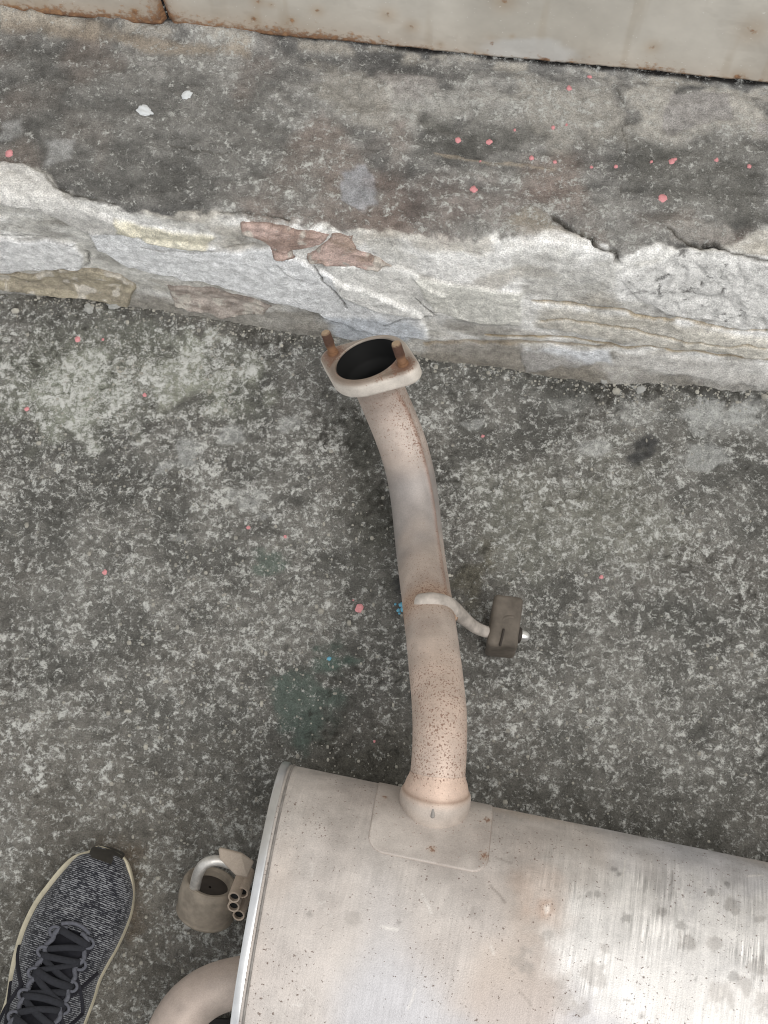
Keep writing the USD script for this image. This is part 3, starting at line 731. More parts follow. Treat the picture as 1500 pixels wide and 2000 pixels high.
def steel_panel(p0, p1, label, fold):
    fine_lo, fine_hi = max(p0, -0.56), min(p1, 0.56)
    pp = np.unique(np.r_[np.linspace(p0, fine_lo, 6) if p0 < fine_lo else [p0], np.arange(fine_lo, fine_hi, 0.002), np.linspace(fine_hi, p1, 6) if p1 > fine_hi else [p1]])
    zz = np.r_[np.linspace(0, 0.20, 100), np.geomspace(0.215, 2.2, 12)]
    Pp, Zz = np.meshgrid(pp, zz, indexing='ij')
    n3 = np.c_[Pp.ravel(), Zz.ravel(), np.zeros(Pp.size)]
    bottom = LEDGE + 0.006 + 0.003 * (fbm(np.c_[pp * 30, 0 * pp, 0 * pp], 4, 31) - 0.5) + 0.002 * (fbm(np.c_[pp * 160, 0 * pp, 0 * pp], 2, 33) - 0.5)
    q = WQ(Pp) + 0.004 * (fbm(n3 * 5, 3, 32).reshape(Pp.shape) - 0.5) + 0.001 * (fbm(n3 * 30, 3, 34).reshape(Pp.shape) - 0.5)
    lean = 0.0
    dseam = np.abs(Pp - (SEAM - 0.045 * Zz))
    z = bottom[:, None] + Zz
    # the seam leans a little; each sheet's edge is folded back there
    if fold:
        q = q + 0.006 * smooth(0.006, 0.0, np.abs(Pp - (p1 if fold > 0 else p0)))
        shift = -0.10 * Zz * smooth(0.10, 0.0, np.abs(Pp - (p1 if fold > 0 else p0)))
        Pp = Pp + np.where(Zz < 0.5, shift, -0.05 * smooth(0.10, 0.0, np.abs(Pp - (p1 if fold > 0 else p0))))
    front = from_pqz(Pp, q, z)
    rim = front[:, :1] + EY * 0.004                                   # the sheet's thickness under its lower edge
    V = np.concatenate([rim, front], 1)
    zc = np.concatenate([np.zeros_like(Zz[:, :1]), Zz], 1).ravel(); pc = np.concatenate([Pp[:, :1], Pp], 1).ravel()
    m3 = np.c_[pc, zc, 0 * pc]
    col = mix(lin(176, 171, 161), lin(190, 185, 175), smooth(0.35, 0.65, fbm(m3 * 9, 3, 35)))
    streak = fbm(np.c_[pc * 75, zc * 5, 0 * pc], 3, 36)
    col = mix(col, lin(152, 138, 116), 0.25 * smooth(0.56, 0.72, streak))
    w = 0.20 + 0.42 * np.exp(-zc / 0.012) * (0.6 + 0.9 * (fbm(m3 * 22, 3, 37) - 0.3)) + 0.10 * (fbm(m3 * 30, 3, 38) - 0.5)
    wleft = smooth(SEAM + 0.36, SEAM + 0.02, pc)
    w += 0.34 * wleft * np.exp(-zc / 0.02)
    col = mix(col, lin(160, 128, 96), 0.65 * np.exp(-zc / 0.02) * (0.35 + 0.65 * wleft))
    if fold:
        es = np.abs(pc - (p1 if fold > 0 else p0) + 0.10 * zc)
        w += 0.38 * np.exp(-es / 0.010) * np.clip(fbm(m3 * 40, 3, 39) + 0.25, 0, 1); col = mix(col, lin(128, 96, 68), 0.7 * np.exp(-es / 0.008))
    for x, y, r in RUST:
        a, b = panel_pos(x, y)
        d = np.hypot(pc - a, (zc + LEDGE + 0.006 - b) * 0.8)
        w += 0.36 * np.exp(-(d / (r * 0.0005)) ** 2); col = mix(col, lin(150, 124, 92), 0.4 * np.exp(-(d / (r * 0.0013)) ** 2))
    a, b = panel_pos(1040, 100)
    col = mix(col, lin(192, 191, 188), 0.7 * smooth(1.0, 0.6, np.hypot((pc - a) / 0.05, (zc + LEDGE + .006 - b) / 0.022) + 0.5 * (fbm(m3 * 60, 3, 40) - 0.5)))
    p_ = thing('steel_panel', label, 'panel', group=None)
    obj('sheet', (V.reshape(-1, 3), grid_faces(V.shape[0], V.shape[1])), 'painted_steel', p_, cd=col, mk=np.c_[w, w, w])
    return p_


steel_panel(-2.4, SEAM - 0.001, 'left grey painted steel panel with thick brown rust along its foot', 1)
steel_panel(SEAM + 0.0015, 2.4, 'right grey painted steel panel above the dark gap, with scattered rust spots', -1)

# ------------------------------------------------------------------ the exhaust silencer
ex = thing('exhaust_silencer', 'dusty beige steel car exhaust silencer with bent pipe lying on the ground', 'exhaust')
metal('silencer_steel', None, 0.6, 0.58, spot_scale=420, streak=0.0)
metal('pipe_steel', None, 0.35, 0.55, spot=tuple(lin(116, 84, 66)), spot_scale=600)
metal('rusty_steel', None, 0.2, 0.75, spot=tuple(lin(74, 44, 28)), bump=0.0006)
plain('shiny_rim', (0.60, 0.60, 0.60), 0.27, metallic=0.9, var=0.12, scale=60)
plain('grey_steel', lin(134, 129, 124), 0.6, metallic=0.3, var=0.35, scale=120, bump=0.0003)
plain('dull_steel', lin(172, 164, 156), 0.6, metallic=0.2, var=0.4, scale=90, bump=0.0003)
plain('soot_and_shade', lin(11, 11, 11), 0.75, var=0.4, scale=60)
plain('old_rubber', lin(94, 87, 79), 0.8, var=0.4, scale=60, bump=0.0004, bscale=300, spec=0.3)
plain('pale_rubber', lin(128, 119, 107), 0.8, var=0.4, scale=70, bump=0.0004, bscale=300, spec=0.3)
plain('dark_rubber', lin(52, 46, 41), 0.75, var=0.3, scale=90)
plain('worn_zinc', (0.5, 0.48, 0.45), 0.42, metallic=0.7, var=0.35, scale=150)
plain('zinc', (0.75, 0.74, 0.72), 0.32, metallic=0.8, var=0.08)

AX, HZ, BX = 0.128, 0.088, 2.35                                  # half width, half height, roundness of the oval
s0, s1 = at(562, 1500, HZ * 0.95), at(1500, 1692, HZ * 0.95)
MU = (s1 - s0)[:2]; MU = np.r_[MU / np.linalg.norm(MU), 0]       # along the silencer
MV = np.array([-MU[1], MU[0], 0])                                # away from the camera
MC = s0 - MV * AX                                                # centre of the end at the left
MC[2] = HZ + 0.003
MLEN = 0.56
material_angle = math.atan2(MU[1], MU[0])


def oval(t, a=AX, h=HZ):
    c, s = np.cos(t), np.sin(t)
    return np.sign(c) * np.abs(c) ** (2 / BX) * a, np.sign(s) * np.abs(s) ** (2 / BX) * h


def mpos(u, v, w):
    """silencer's own place: u along, v across, w up from its middle"""
    return MC + np.multiply.outer(np.asarray(u) + 0.048 * (AX - np.asarray(v)), MU) + np.multiply.outer(v, MV) + np.multiply.outer(w, [0, 0, 1.0])


# local Xform so that the brushed streaks follow the axis
def rings(rows, m=160):
    """rows: (u, scale offset in metres) lofted oval rings"""
    t = np.linspace(0, 2 * np.pi, m, endpoint=False)
    V = []
    for u, off in rows:
        v, w = oval(t, AX + off, HZ + off)
        V.append(mpos(np.full(m, u), v, w))
    return np.array(V), t


us = np.linspace(0.004, MLEN - 0.004, 430)
NT = 340
tt = np.r_[np.linspace(0, np.pi, 281)[:-1], np.linspace(np.pi, 2 * np.pi, 61)[:-1]]
V = np.array([mpos(np.full(NT, u), *oval(tt)) for u in us])
n3 = V.reshape(-1, 3)
loc_u = np.repeat(us, NT); loc_t = np.tile(tt, len(us))
# slight hand-worn unevenness
dent = 0.0016 * (fbm(np.c_[loc_u * 7, np.cos(loc_t) * 1.2, np.sin(loc_t) * 1.2], 3, 61) - 0.5)
nv, nw = np.cos(loc_t), np.sin(loc_t)
n3 = n3 + (np.outer(nv, MV) + np.outer(nw, [0, 0, 1.0])) * dent[:, None]
scol = mix(lin(176, 168, 162), lin(194, 187, 181), smooth(0.35, 0.65, fbm(n3 * 12, 4, 62)))
scol = mix(scol, lin(184, 187, 194), 0.55 * smooth(0.5, 0.68, fbm(n3 * np.array([8, 5, 5]) + 2, 3, 60)))
scol = mix(scol, lin(186, 170, 156), 0.5 * smooth(0.52, 0.66, fbm(n3 * 9 + 5, 3, 63)))
sw = 0.345 + 0.16 * (fbm(n3 * 30, 3, 64) - 0.5)
bare = np.zeros(len(n3))
sp = np.c_[loc_u, np.where(np.sin(loc_t) > 0, oval(loc_t)[0], -1)]          # seen from above


def mp(px, py, z=2 * HZ - 0.01):
    d = at(px, py, z) - MC
    return np.array([d @ MU - 0.048 * (AX - d @ MV), d @ MV])


def spatch(poly, col, amt, soft=0.01, rough=0.01, seed=0, db=0.0, dw=0.0, freq=50):
    global scol, bare, sw
    m = smooth(-soft, soft, inside(sp, np.array([mp(*q) for q in poly]), rough, seed, freq))
    if col is not None:
        scol = mix(scol, col, m * amt)
    bare = bare + db * m; sw = sw + dw * m


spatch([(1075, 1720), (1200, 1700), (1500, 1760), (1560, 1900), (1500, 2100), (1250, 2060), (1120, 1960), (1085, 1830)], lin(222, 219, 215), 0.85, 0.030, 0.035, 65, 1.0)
spatch([(1000, 1700), (1090, 1700), (1105, 1740), (1075, 1810), (1010, 1790)], lin(190, 168, 152), 0.4, 0.008, 0.012, 66, -0.2, 0.03)
spatch([(1050, 1760), (1078, 1755), (1085, 1785), (1055, 1795)], lin(182, 158, 142), 0.6, 0.004, 0.006, 67, 0, 0.05)
for k, (x, y, r, c) in enumerate([(1012, 1880, 24, 150), (1030, 1895, 12, 150), (1065, 1830, 11, 155), (1155, 1905, 26, 158), (1400, 1942, 26, 158), (1480, 1795, 14, 135), (1430, 1771, 13, 128), (1095, 1920, 18, 165), (1100, 1960, 22, 165), (1130, 1970, 16, 160),
                                  (1326, 1812, 9, 110), (1340, 1842, 14, 150), (1390, 1842, 14, 145), (1450, 1925, 20, 150), (1475, 1890, 20, 160), (1490, 1960, 22, 160), (1175, 1855, 14, 160), (1290, 1780, 8, 120), (1148, 1748, 8, 112), (1165, 1747, 6, 112), (1130, 1755, 5, 120),
                                  (1203, 1697, 6, 70), (1210, 1706, 5, 75), (1425, 1723, 6, 70), (1390, 1742, 6, 95), (1220, 1795, 7, 110), (1425, 1910, 8, 95), (1353, 1914, 5, 80), (1248, 1987, 6, 90), (780, 1805, 5, 100), (605, 1785, 6, 120), (690, 1795, 14, 160), (655, 1975, 5, 100)]):
    a = np.linspace(0, 2 * np.pi, 9)[:-1]
    spatch([(x + r * math.cos(t), y + r * math.sin(t)) for t in a], lin(c, c * 0.96, c * 0.92), 0.42, 0.0009 + 0.00004 * r, 0.0035 + 0.00022 * r, 100 + k, freq=190)
spatch([(1058, 1770), (1072, 1765), (1074, 1782), (1062, 1790)], lin(232, 224, 216), 0.8, 0.0015, 0.005, 68)
for k in range(26):
    x, y = RNG.uniform(560, 1480), RNG.uniform(1650, 1980); l, a = RNG.uniform(12, 45), RNG.uniform(-0.5, 0.9) + (1.2 if k % 3 else 0)
    g = np.array([mp(x, y), mp(x + l * 0.5 * math.cos(a) + 2, y + l * 0.5 * math.sin(a)), mp(x + l * math.cos(a), y + l * math.sin(a))])
    m = smooth(0.0013, 0.0004, seg_dist(sp, g)) * RNG.uniform(0.25, 0.6)
    scol = mix(scol, lin(222, 218, 212) if k % 4 else lin(120, 112, 104), m)
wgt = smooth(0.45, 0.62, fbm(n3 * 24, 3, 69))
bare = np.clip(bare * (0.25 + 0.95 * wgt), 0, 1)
inv = np.array([[math.cos(material_angle), math.sin(material_angle), 0], [-math.sin(material_angle), math.cos(material_angle), 0], [0, 0, 1]])
# the silencer's shell lives in a frame turned along its axis, so that its brushed finish follows it
shell = path_for('shell', ex)
mloc = lambda W: (np.asarray(W) - MC) @ inv.T
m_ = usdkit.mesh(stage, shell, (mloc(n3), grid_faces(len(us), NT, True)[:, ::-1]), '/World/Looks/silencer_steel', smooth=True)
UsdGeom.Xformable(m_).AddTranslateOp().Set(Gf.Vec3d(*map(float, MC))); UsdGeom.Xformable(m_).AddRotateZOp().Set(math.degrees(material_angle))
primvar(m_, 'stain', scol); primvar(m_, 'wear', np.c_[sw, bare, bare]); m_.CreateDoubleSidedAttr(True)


def end_cap(u0, sgn):
    # rolled lip, then the end plate set in behind it
    rows = [(u0 + sgn * -0.0046, 0.0002), (u0 + sgn * -0.0042, 0.0016), (u0 + sgn * -0.003, 0.0021), (u0 + sgn * 0.0010, 0.0021), (u0 + sgn * 0.0024, 0.0012), (u0 + sgn * 0.0026, -0.0010),
            (u0 + sgn * 0.0012, -0.0030), (u0 - sgn * 0.004, -0.0045), (u0 - sgn * 0.005, -0.010), (u0 - sgn * 0.002, -0.022), (u0 + sgn * 0.001, -0.035), (u0 + sgn * 0.002, -0.06), (u0 + sgn * 0.002, -0.0875)]
    W, t = rings(rows, 160)
    return W.reshape(-1, 3), grid_faces(len(rows), 160, True)[:, ::(1 if sgn < 0 else -1)]


lip = obj('end_cap', end_cap(0.0, -1), 'shiny_rim', ex, smooth_=35)
obj('end_cap', end_cap(MLEN, 1), 'shiny_rim', ex, smooth_=35)
# a fine bead just inside the lip
W, t = rings([(0.0075 + 0.0011 * math.cos(a), 0.0004 + 0.0010 * math.sin(a)) for a in np.linspace(0, np.pi, 5)], 160)
obj('seam_bead', (W.reshape(-1, 3), grid_faces(5, 160, True)[:, ::-1]), 'grey_steel', ex)

# ---- saddle plate round the inlet
pl = np.array([mp(738, 1555, 0.15), mp(716, 1640), mp(745, 1672), mp(925, 1702), mp(950, 1690), mp(962, 1600, 0.15)])
u_l, u_r = pl[1][0] + 0.001, pl[5][0]
v_lo, v_hi = (pl[2][1] + pl[3][1]) / 2, AX * 1.0


def arc_table():
    t = np.linspace(-0.35, np.pi * 0.62, 600)
    v, w = oval(t)
    L = np.r_[0, np.cumsum(np.hypot(np.diff(v), np.diff(w)))]
    return t, v, w, L


at_t, at_v, at_w, at_L = arc_table()


def on_shell(u, L, lift):
    v, w = np.interp(L, at_L, at_v), np.interp(L, at_L, at_w)
    dv, dw = np.gradient(at_v, at_L), np.gradient(at_w, at_L)
    nvv, nww = np.interp(L, at_L, dw), -np.interp(L, at_L, dv)
    n = np.hypot(nvv, nww); nvv, nww = nvv / n, nww / n
    return mpos(u, v + nvv * lift, w + nww * lift)


order = np.argsort(-at_v)
L_lo = np.interp(v_lo, at_v[np.argmax(at_v):][::-1], at_L[np.argmax(at_v):][::-1])
Lmid0 = 0.012
box_ = Polygon([(u_l, Lmid0), (u_r, Lmid0), (u_r, L_lo), (u_l, L_lo)]).buffer(-0.014).buffer(0.014, 12)
bu, bl_ = np.array(box_.exterior.coords).T
Gp, Qp, Dp = None, None, None
xx, yy = np.arange(u_l - 0.002, u_r + 0.003, 0.0011), np.arange(Lmid0 - 0.002, L_lo + 0.003, 0.0011)
gg = np.stack(np.meshgrid(xx, yy, indexing='ij'), -1).reshape(-1, 2)
dd = inside(gg, np.stack([bu, bl_], 1)[:-1])
qq = grid_faces(len(xx), len(yy)); qq = qq[(dd[qq] > -0.0011).any(1)]
lift = 0.0008 * smooth(-0.0010, 0.0009, dd) - 0.0014 * smooth(0, -0.0014, dd)
pv = on_shell(gg[:, 0], gg[:, 1], lift)
pc_ = mix(lin(170, 161, 154), lin(187, 179, 172), smooth(0.35, 0.65, fbm(pv * 22, 3, 71)))
pc_ = mix(pc_, lin(120, 104, 90), 0.5 * smooth(0.0012, 0.0, np.abs(dd + 0.0002)))
pw = 0.34 + 0.12 * (fbm(pv * 40, 3, 72) - 0.5)
for x, y, r in [(955, 1598, 6), (945, 1675, 7), (843, 1662, 6), (752, 1552, 4)]:
    q = mp(x, y, 0.16); L = np.interp(q[1], at_v[np.argmax(at_v):][::-1], at_L[np.argmax(at_v):][::-1])
    k = np.exp(-(np.hypot(gg[:, 0] - q[0], gg[:, 1] - L) / (r * 0.0005)) ** 2)
    pw += 0.28 * k; pc_ = mix(pc_, lin(140, 108, 74), 0.5 * k)
use = np.unique(qq); mm = np.full(len(gg), -1); mm[use] = np.arange(len(use))
obj('saddle_plate', (pv[use], mm[qq]), 'pipe_steel', ex, cd=pc_[use], mk=np.c_[pw, 0 * pw, 0 * pw][use])

# ---- flange
NF = np.array([-0.315, 0.471, 0.827]); NF /= np.linalg.norm(NF)
FC = at(718, 701, 0.145)                                                      # centre of the flange's upper face
cR, cU, cB = np.array([1, 0, 0.]), np.array([0, math.cos(PITCH), math.sin(PITCH)]), np.array([0, -math.sin(PITCH), math.cos(PITCH)])
bd = 130 * cR - 31 * cU
bd = bd + cB * (-(bd @ NF) / (cB @ NF)); bd /= np.linalg.norm(bd)              # from the left stud to the right one
bn = np.cross(NF, bd)
RH, HALF, TH = 0.0308, 0.0420, 0.0155
outline = Point(0, 0).buffer(RH + 0.0075, 64).union(Point(-HALF, 0).buffer(0.0135, 48)).union(Point(HALF, 0).buffer(0.0135, 48)).convex_hull.buffer(-0.006).buffer(0.006, 24)
M = 144
ang = np.linspace(0, 2 * np.pi, M, endpoint=False)
from shapely.geometry import LineString
rout = np.array([LineString([(0, 0), (0.2 * math.cos(a), 0.2 * math.sin(a))]).intersection(outline).length for a in ang])


def floop(r, h):
    return FC + np.outer(r * np.cos(ang), bd) + np.outer(r * np.sin(ang), bn) + np.outer(np.full(M, h), NF)


e = 0.0030
loops = [floop(np.full(M, RH), -TH), floop(rout - e, -TH), floop(rout - e * 0.3, -TH + e * 0.3), floop(rout, -TH + e), floop(rout, -e * 1.3), floop(rout - e * 0.4, -e * 0.4), floop(rout - e * 1.3, 0.0),
         floop(np.full(M, RH + 0.0038), 0.0002), floop(np.full(M, RH + 0.0030), 0.0010), floop(np.full(M, RH + 0.0006), 0.0010), floop(np.full(M, RH), 0.0002), floop(np.full(M, RH), -0.004), floop(np.full(M, RH), -TH)]
# more rings over the upper face for its stains
top = []
for k in np.linspace(0.12, 0.9, 8):
    top.append(floop((rout - e * 1.3) * (1 - k) + (RH + 0.0038) * k, 0.0001))
loops = loops[:7] + top + loops[7:]
fv = np.array(loops).reshape(-1, 3)
rel = fv - FC
a_, b_, h_ = rel @ bd, rel @ bn, rel @ NF
fcol = np.tile(lin(206, 198, 188), (len(fv), 1))
topf = smooth(-0.003, -0.0003, h_)
fcol = mix(fcol, mix(lin(158, 147, 136), lin(128, 112, 98), smooth(-0.004, -0.014, b_)), topf * 0.9)
rr = fbm(fv * 110, 3, 81)
stud_k = np.exp(-((np.abs(a_) - HALF) ** 2 + b_ ** 2) / 0.011 ** 2)
fr = 0.30 + 0.40 * topf * np.clip(stud_k * 1.4 + 0.75 * smooth(0.45, 0.65, rr) * smooth(0.006, -0.016, b_), 0, 1)
fcol = mix(fcol, lin(120, 84, 58), 0.7 * topf * stud_k)
obj('flange', (fv, grid_faces(len(loops), M, True)[:, ::-1]), 'pipe_steel', ex, smooth_=50, cd=fcol, mk=np.c_[fr, 0 * fr, 0 * fr])
for sg, ln in ((-1, 0.0245), (1, 0.0240)):
    b0 = FC + bd * sg * HALF
    hs = np.linspace(-0.001, ln, 90)
    thr = 0.0041 + 0.00055 * np.sin(hs / 0.00125 * 2 * np.pi) * smooth(0.008, 0.010, hs)
    thr = np.where(hs < 0.0025, 0.0052, thr); thr = np.where(hs > ln - 0.0012, thr * 0.82, thr)
    c = b0 + np.outer(hs, NF + 0.05 * bn)
    sv, sf_ = sweep(c, thr, 20)
    hh = (sv - b0) @ NF
    c_ = mix(lin(128, 94, 68), lin(92, 68, 56), smooth(0.006, 0.013, hh))
    c_ = mix(c_, lin(190, 168, 140), smooth(ln - 0.003, ln, hh) * 0.7)
    sn = fbm(sv * 300, 3, 85)
    obj('stud', (sv, sf_), 'rusty_steel', ex, smooth_=60, cd=c_, mk=np.c_[0.30 + 0.3 * (sn - 0.4), 0 * sn, 0 * sn])

# ---- the pipe's run
PR = 0.0227
pts = [FC - NF * 0.0150, FC - NF * 0.027, FC - NF * 0.044]
for x, y, z in [(785, 866, 0.076), (806, 950, 0.050), (818, 1050, 0.046), (828, 1130, 0.070), (841, 1225, 0.112), (853, 1330, 0.144), (859, 1410, 0.158), (856, 1500, 0.158), (850, 1560, 0.146), (845, 1612, 0.118)]:
    pts.append(at(x, y, z))
PC = curve(pts, 320)
t_, A_, B_ = frames(PC)
pn = np.linspace(0, 1, 320)
dist_end = np.linalg.norm(PC - PC[-1], axis=1)
prad = PR + 0.0006 * (fbm(np.c_[pn * 14, 0 * pn, 0 * pn], 3, 91) - 0.5)
arc = np.r_[0, np.cumsum(np.linalg.norm(np.diff(PC, axis=0), axis=1))]
prad = np.maximum(prad, np.interp(arc, [0, 0.003, 0.012, 0.020], [RH + 0.0006, RH - 0.0006, PR + 0.0016, PR - 0.001]))
sv, sf_ = sweep(PC, prad, 72, cap=False)
# long weld seam along the right-hand side of the upper half
seam = np.exp(-((((sv - np.repeat(PC, 72, 0)) @ np.array([1, 0, 0.])) / PR - 0.70) / 0.06) ** 2) * (((sv - np.repeat(PC, 72, 0))[:, 2]) > 0)
pu = np.repeat(pn, 72)
seam *= smooth(0.02, 0.05, pu) * smooth(0.58, 0.50, pu)
nrm = (sv - np.repeat(PC, 72, 0)) / PR
seamn = fbm(sv * 220, 2, 92)
sv = sv + nrm * (seam * 0.0013 * (0.5 + seamn))[:, None]
pcol = mix(lin(168, 154, 144), lin(186, 173, 163), smooth(0.35, 0.65, fbm(sv * 16, 4, 93)))
grey = smooth(0.16, 0.24, pu) * smooth(0.46, 0.38, pu) * smooth(0.35, 0.6, fbm(sv * 14 + 4, 3, 94) + 0.12)
pcol = mix(pcol, lin(146, 140, 136), grey * 0.95)
pcol = mix(pcol, lin(198, 177, 162), 0.65 * smooth(0.62, 0.75, pu))
pcol = mix(pcol, lin(140, 104, 86), seam * 0.5)
HP = 0.545
hb = np.exp(-((pu - HP - 0.012) / 0.035) ** 2)
pcol = mix(pcol, lin(164, 130, 102), 0.55 * hb * smooth(0.3, 0.6, fbm(sv * 40, 3, 95) + 0.1))
pwv = 0.385 + 0.14 * (fbm(sv * 26, 3, 96) - 0.5) + 0.10 * hb + 0.05 * smooth(0.6, 0.8, pu) - 0.12 * grey + 0.10 * seam
side = (sv - np.repeat(PC, 72, 0))[:, 0] / PR
pwv += 0.05 * smooth(0.0, 0.5, side) * smooth(0.5, 0.2, pu)
obj('pipe', (sv, sf_), 'pipe_steel', ex, cd=pcol, mk=np.c_[pwv, 0 * pwv, 0 * pwv])
bc = np.vstack([FC - NF * 0.0004, FC - NF * 0.006, PC[2:118:2]])
br = np.r_[RH - 0.0005, RH - 0.0005, prad[2:118:2] - 0.0016]
bv, bf = sweep(bc, br, 48, cap=False)
bv = np.vstack([bv, bc[-1:]]); j = np.arange(48)
bf = np.vstack([bf, np.stack([np.full(48, len(bv) - 1), 59 * 48 + j, 59 * 48 + (j + 1) % 48], 1)])
obj('bore', (bv, bf[:, ::-1]), 'soot_and_shade', ex)
# ---- collar: a cup drawn up out of the saddle plate round the pipe's end
k0 = int(np.argmin(np.linalg.norm(PC - at(850, 1570, 0.142), axis=1)))
cc = PC[k0 - 17:]
sl = np.r_[0, np.cumsum(np.linalg.norm(np.diff(cc, axis=0), axis=1))]
cr = np.interp(sl, [0, 0.003, 0.007, 0.012, 0.0138, 0.0152, 0.022, 0.032, 0.045], [PR + 0.0002, PR + 0.0008, PR + 0.0028, PR + 0.0038, PR + 0.0034, PR + 0.0062, PR + 0.0070, PR + 0.0056, PR + 0.0020])
cr = gaussian_filter1d(cr, 0.8, mode='nearest')
cv, cf = sweep(cc, cr, 72, cap=False)
csl = np.repeat(sl, 72)
ccol = mix(lin(196, 173, 157), lin(180, 169, 159), smooth(0.012, 0.02, csl))
cv = cv + (0.0006 * np.exp(-((csl - 0.0128) / 0.002) ** 2) * (2 * fbm(cv * 260, 2, 97) - 1))[:, None] * ((cv - np.repeat(cc, 72, 0)) / np.linalg.norm(cv - np.repeat(cc, 72, 0), axis=1, keepdims=True))
ccol = mix(ccol, lin(140, 116, 98), 0.7 * np.exp(-((csl - 0.0142) / 0.0012) ** 2))
cw = 0.33 + 0.14 * (fbm(cv * 30, 3, 98) - 0.5) + 0.08 * smooth(0.012, 0.0, csl)
obj('collar', (cv, cf), 'pipe_steel', ex, cd=ccol, mk=np.c_[cw, 0 * cw, 0 * cw])
tb = np.array([at(846, 1580, 0.171), at(845, 1594, 0.169)])
obj('weld_tab', rounded([tb[0], tb[1]], 0.0018), 'grey_steel', ex)

# ---- hanger rod over the pipe and its rubber mount
PH = PC[int(HP * 319)]
hr = curve([at(818, 1175, 0.118), at(840, 1176, 0.122), at(866, 1180, 0.116), at(888, 1192, 0.098), at(908, 1209, 0.074), at(930, 1226, 0.054), at(950, 1234, 0.044), at(990, 1240, 0.036), at(1024, 1243, 0.030)], 90)
obj('hanger_rod', sweep(hr, np.interp(np.linspace(0, 1, 90), [0, 0.08, 0.30, 0.5, 1], [0.0072, 0.0090, 0.0084, 0.0066, 0.0046]), 20, flat=0.8), 'dull_steel', ex, smooth_=60)
wl = curve([at(836, 1192, 0.116), at(860, 1197, 0.115), at(888, 1207, 0.100)], 40)
wr = 0.0030 + 0.0010 * np.sin(np.linspace(0, 26, 40)) + 0.0005 * RNG.normal(size=40)
wv, wf = sweep(wl, wr, 12)
obj('weld_bead', (wv, wf), 'pipe_steel', ex, cd=np.tile(lin(178, 150, 128), (len(wv), 1)), mk=np.tile([0.44, 0, 0], (len(wv), 1)))
# block
b0, b1, b2, b3 = at(974, 1170, 0.044), at(1012, 1176, 0.042), at(1002, 1258, 0.042), at(961, 1254, 0.045)
blk = [p + [0, 0, dz] for p in (b0, b1, b2, b3) for dz in (0, -0.034)]
bvv, bff = rounded(blk, 0.0045)
bm = trimesh.Trimesh(bvv, bff).subdivide_to_size(0.003)
bvv, bff = np.array(bm.vertices), np.array(bm.faces)
bvv = bvv + (bvv - bvv.mean(0)) / np.linalg.norm(bvv - bvv.mean(0), axis=1, keepdims=True) * (0.0022 * (fbm(bvv * 90, 3, 57) - 0.5))[:, None]
mt = obj('rubber_mount', (bvv, bff), 'old_rubber', ex, smooth_=True)
tag(mt, 'square brown rubber mount on the hanger rod beside the pipe')
gv = rounded([at(984, 1230, 0.0492), at(977, 1260, 0.0490)], 0.0011)
obj('slot', gv, 'dark_rubber', mt)
gv = sweep(curve([at(980, 1212, 0.0462), at(992, 1206, 0.0466), at(1004, 1207, 0.0455)], 12), 0.0022, 10)
obj('moulded_rib', gv, 'old_rubber', mt)
obj('washer', sweep([at(1008, 1240, 0.034), at(1014, 1241, 0.033)], 0.0078, 24), 'dark_rubber', mt, smooth_=40)
obj('bolt_tip', sweep(curve([at(1016, 1241, 0.033), at(1026, 1243, 0.032), at(1033, 1244, 0.031)], 8), [0.0052, 0.0052, 0.0051, 0.005, 0.0048, 0.0045, 0.0038, 0.0025], 20), 'zinc', mt, smooth_=50)

# ---- the other hanger at the silencer's left end
metal('bracket_steel', None, 0.25, 0.6)


def tinted(name, mesh, col, parent=ex, mat='bracket_steel', w=0.26, sm=40):
    v = np.asarray(mesh[0])
    c = mix(np.asarray(col) * 0.85, np.asarray(col) * 1.1, fbm(v * 60, 3, 5))
    if sm not in (True, False):
        m = trimesh.graph.smooth_shade(trimesh.Trimesh(v, mesh[1] if np.shape(mesh[1])[1] == 3 else np.vstack([np.asarray(mesh[1])[:, [0, 1, 2]], np.asarray(mesh[1])[:, [0, 2, 3]]]), process=False), angle=math.radians(sm), facet_minarea=None)
        v, fcs = np.array(m.vertices), np.array(m.faces); c = mix(np.asarray(col) * 0.85, np.asarray(col) * 1.1, fbm(v * 60, 3, 5))
        return obj(name, (v, fcs), mat, parent, True, cd=c, mk=np.tile([w, 0, 0], (len(v), 1)))
    return obj(name, mesh, mat, parent, sm, cd=c, mk=np.tile([w, 0, 0], (len(v), 1)))


zb = 0.098
tinted('bracket', rounded([at(432, 1660, zb + 0.008), at(434, 1676, zb + 0.007), at(462, 1704, zb + 0.002), at(480, 1708, zb), at(490, 1684, zb), at(470, 1670, zb + 0.006)], 0.0022), lin(162, 149, 135))
rod = curve([at(470, 1692, zb - 0.002), at(440, 1684, zb + 0.002), at(420, 1681, zb + 0.004), at(402, 1686, zb + 0.003), at(390, 1700, zb - 0.004), at(384, 1716, zb - 0.014), at(380, 1735, zb - 0.028)], 60)
obj('hanger_rod', sweep(rod, 0.0047, 20), 'worn_zinc', ex, smooth_=60)
# rubber mount: a drum whose open end looks up and away
DC0, DC1 = at(412, 1722, 0.066), at(399, 1788, 0.034)
dax = (DC0 - DC1); dl = np.linalg.norm(dax); dax /= dl
du = np.cross(dax, [0, 0, 1]); du /= np.linalg.norm(du); dw_ = np.cross(du, dax)


def drum(rows, m=64, a=1.12, b=0.92):
    th = np.linspace(0, 2 * np.pi, m, endpoint=False)
    V = [DC1 + dax * h + np.outer(np.cos(th) * r * a, du) + np.outer(np.sin(th) * r * b, dw_) for h, r in rows]
    return np.array(V).reshape(-1, 3), grid_faces(len(rows), m, True)


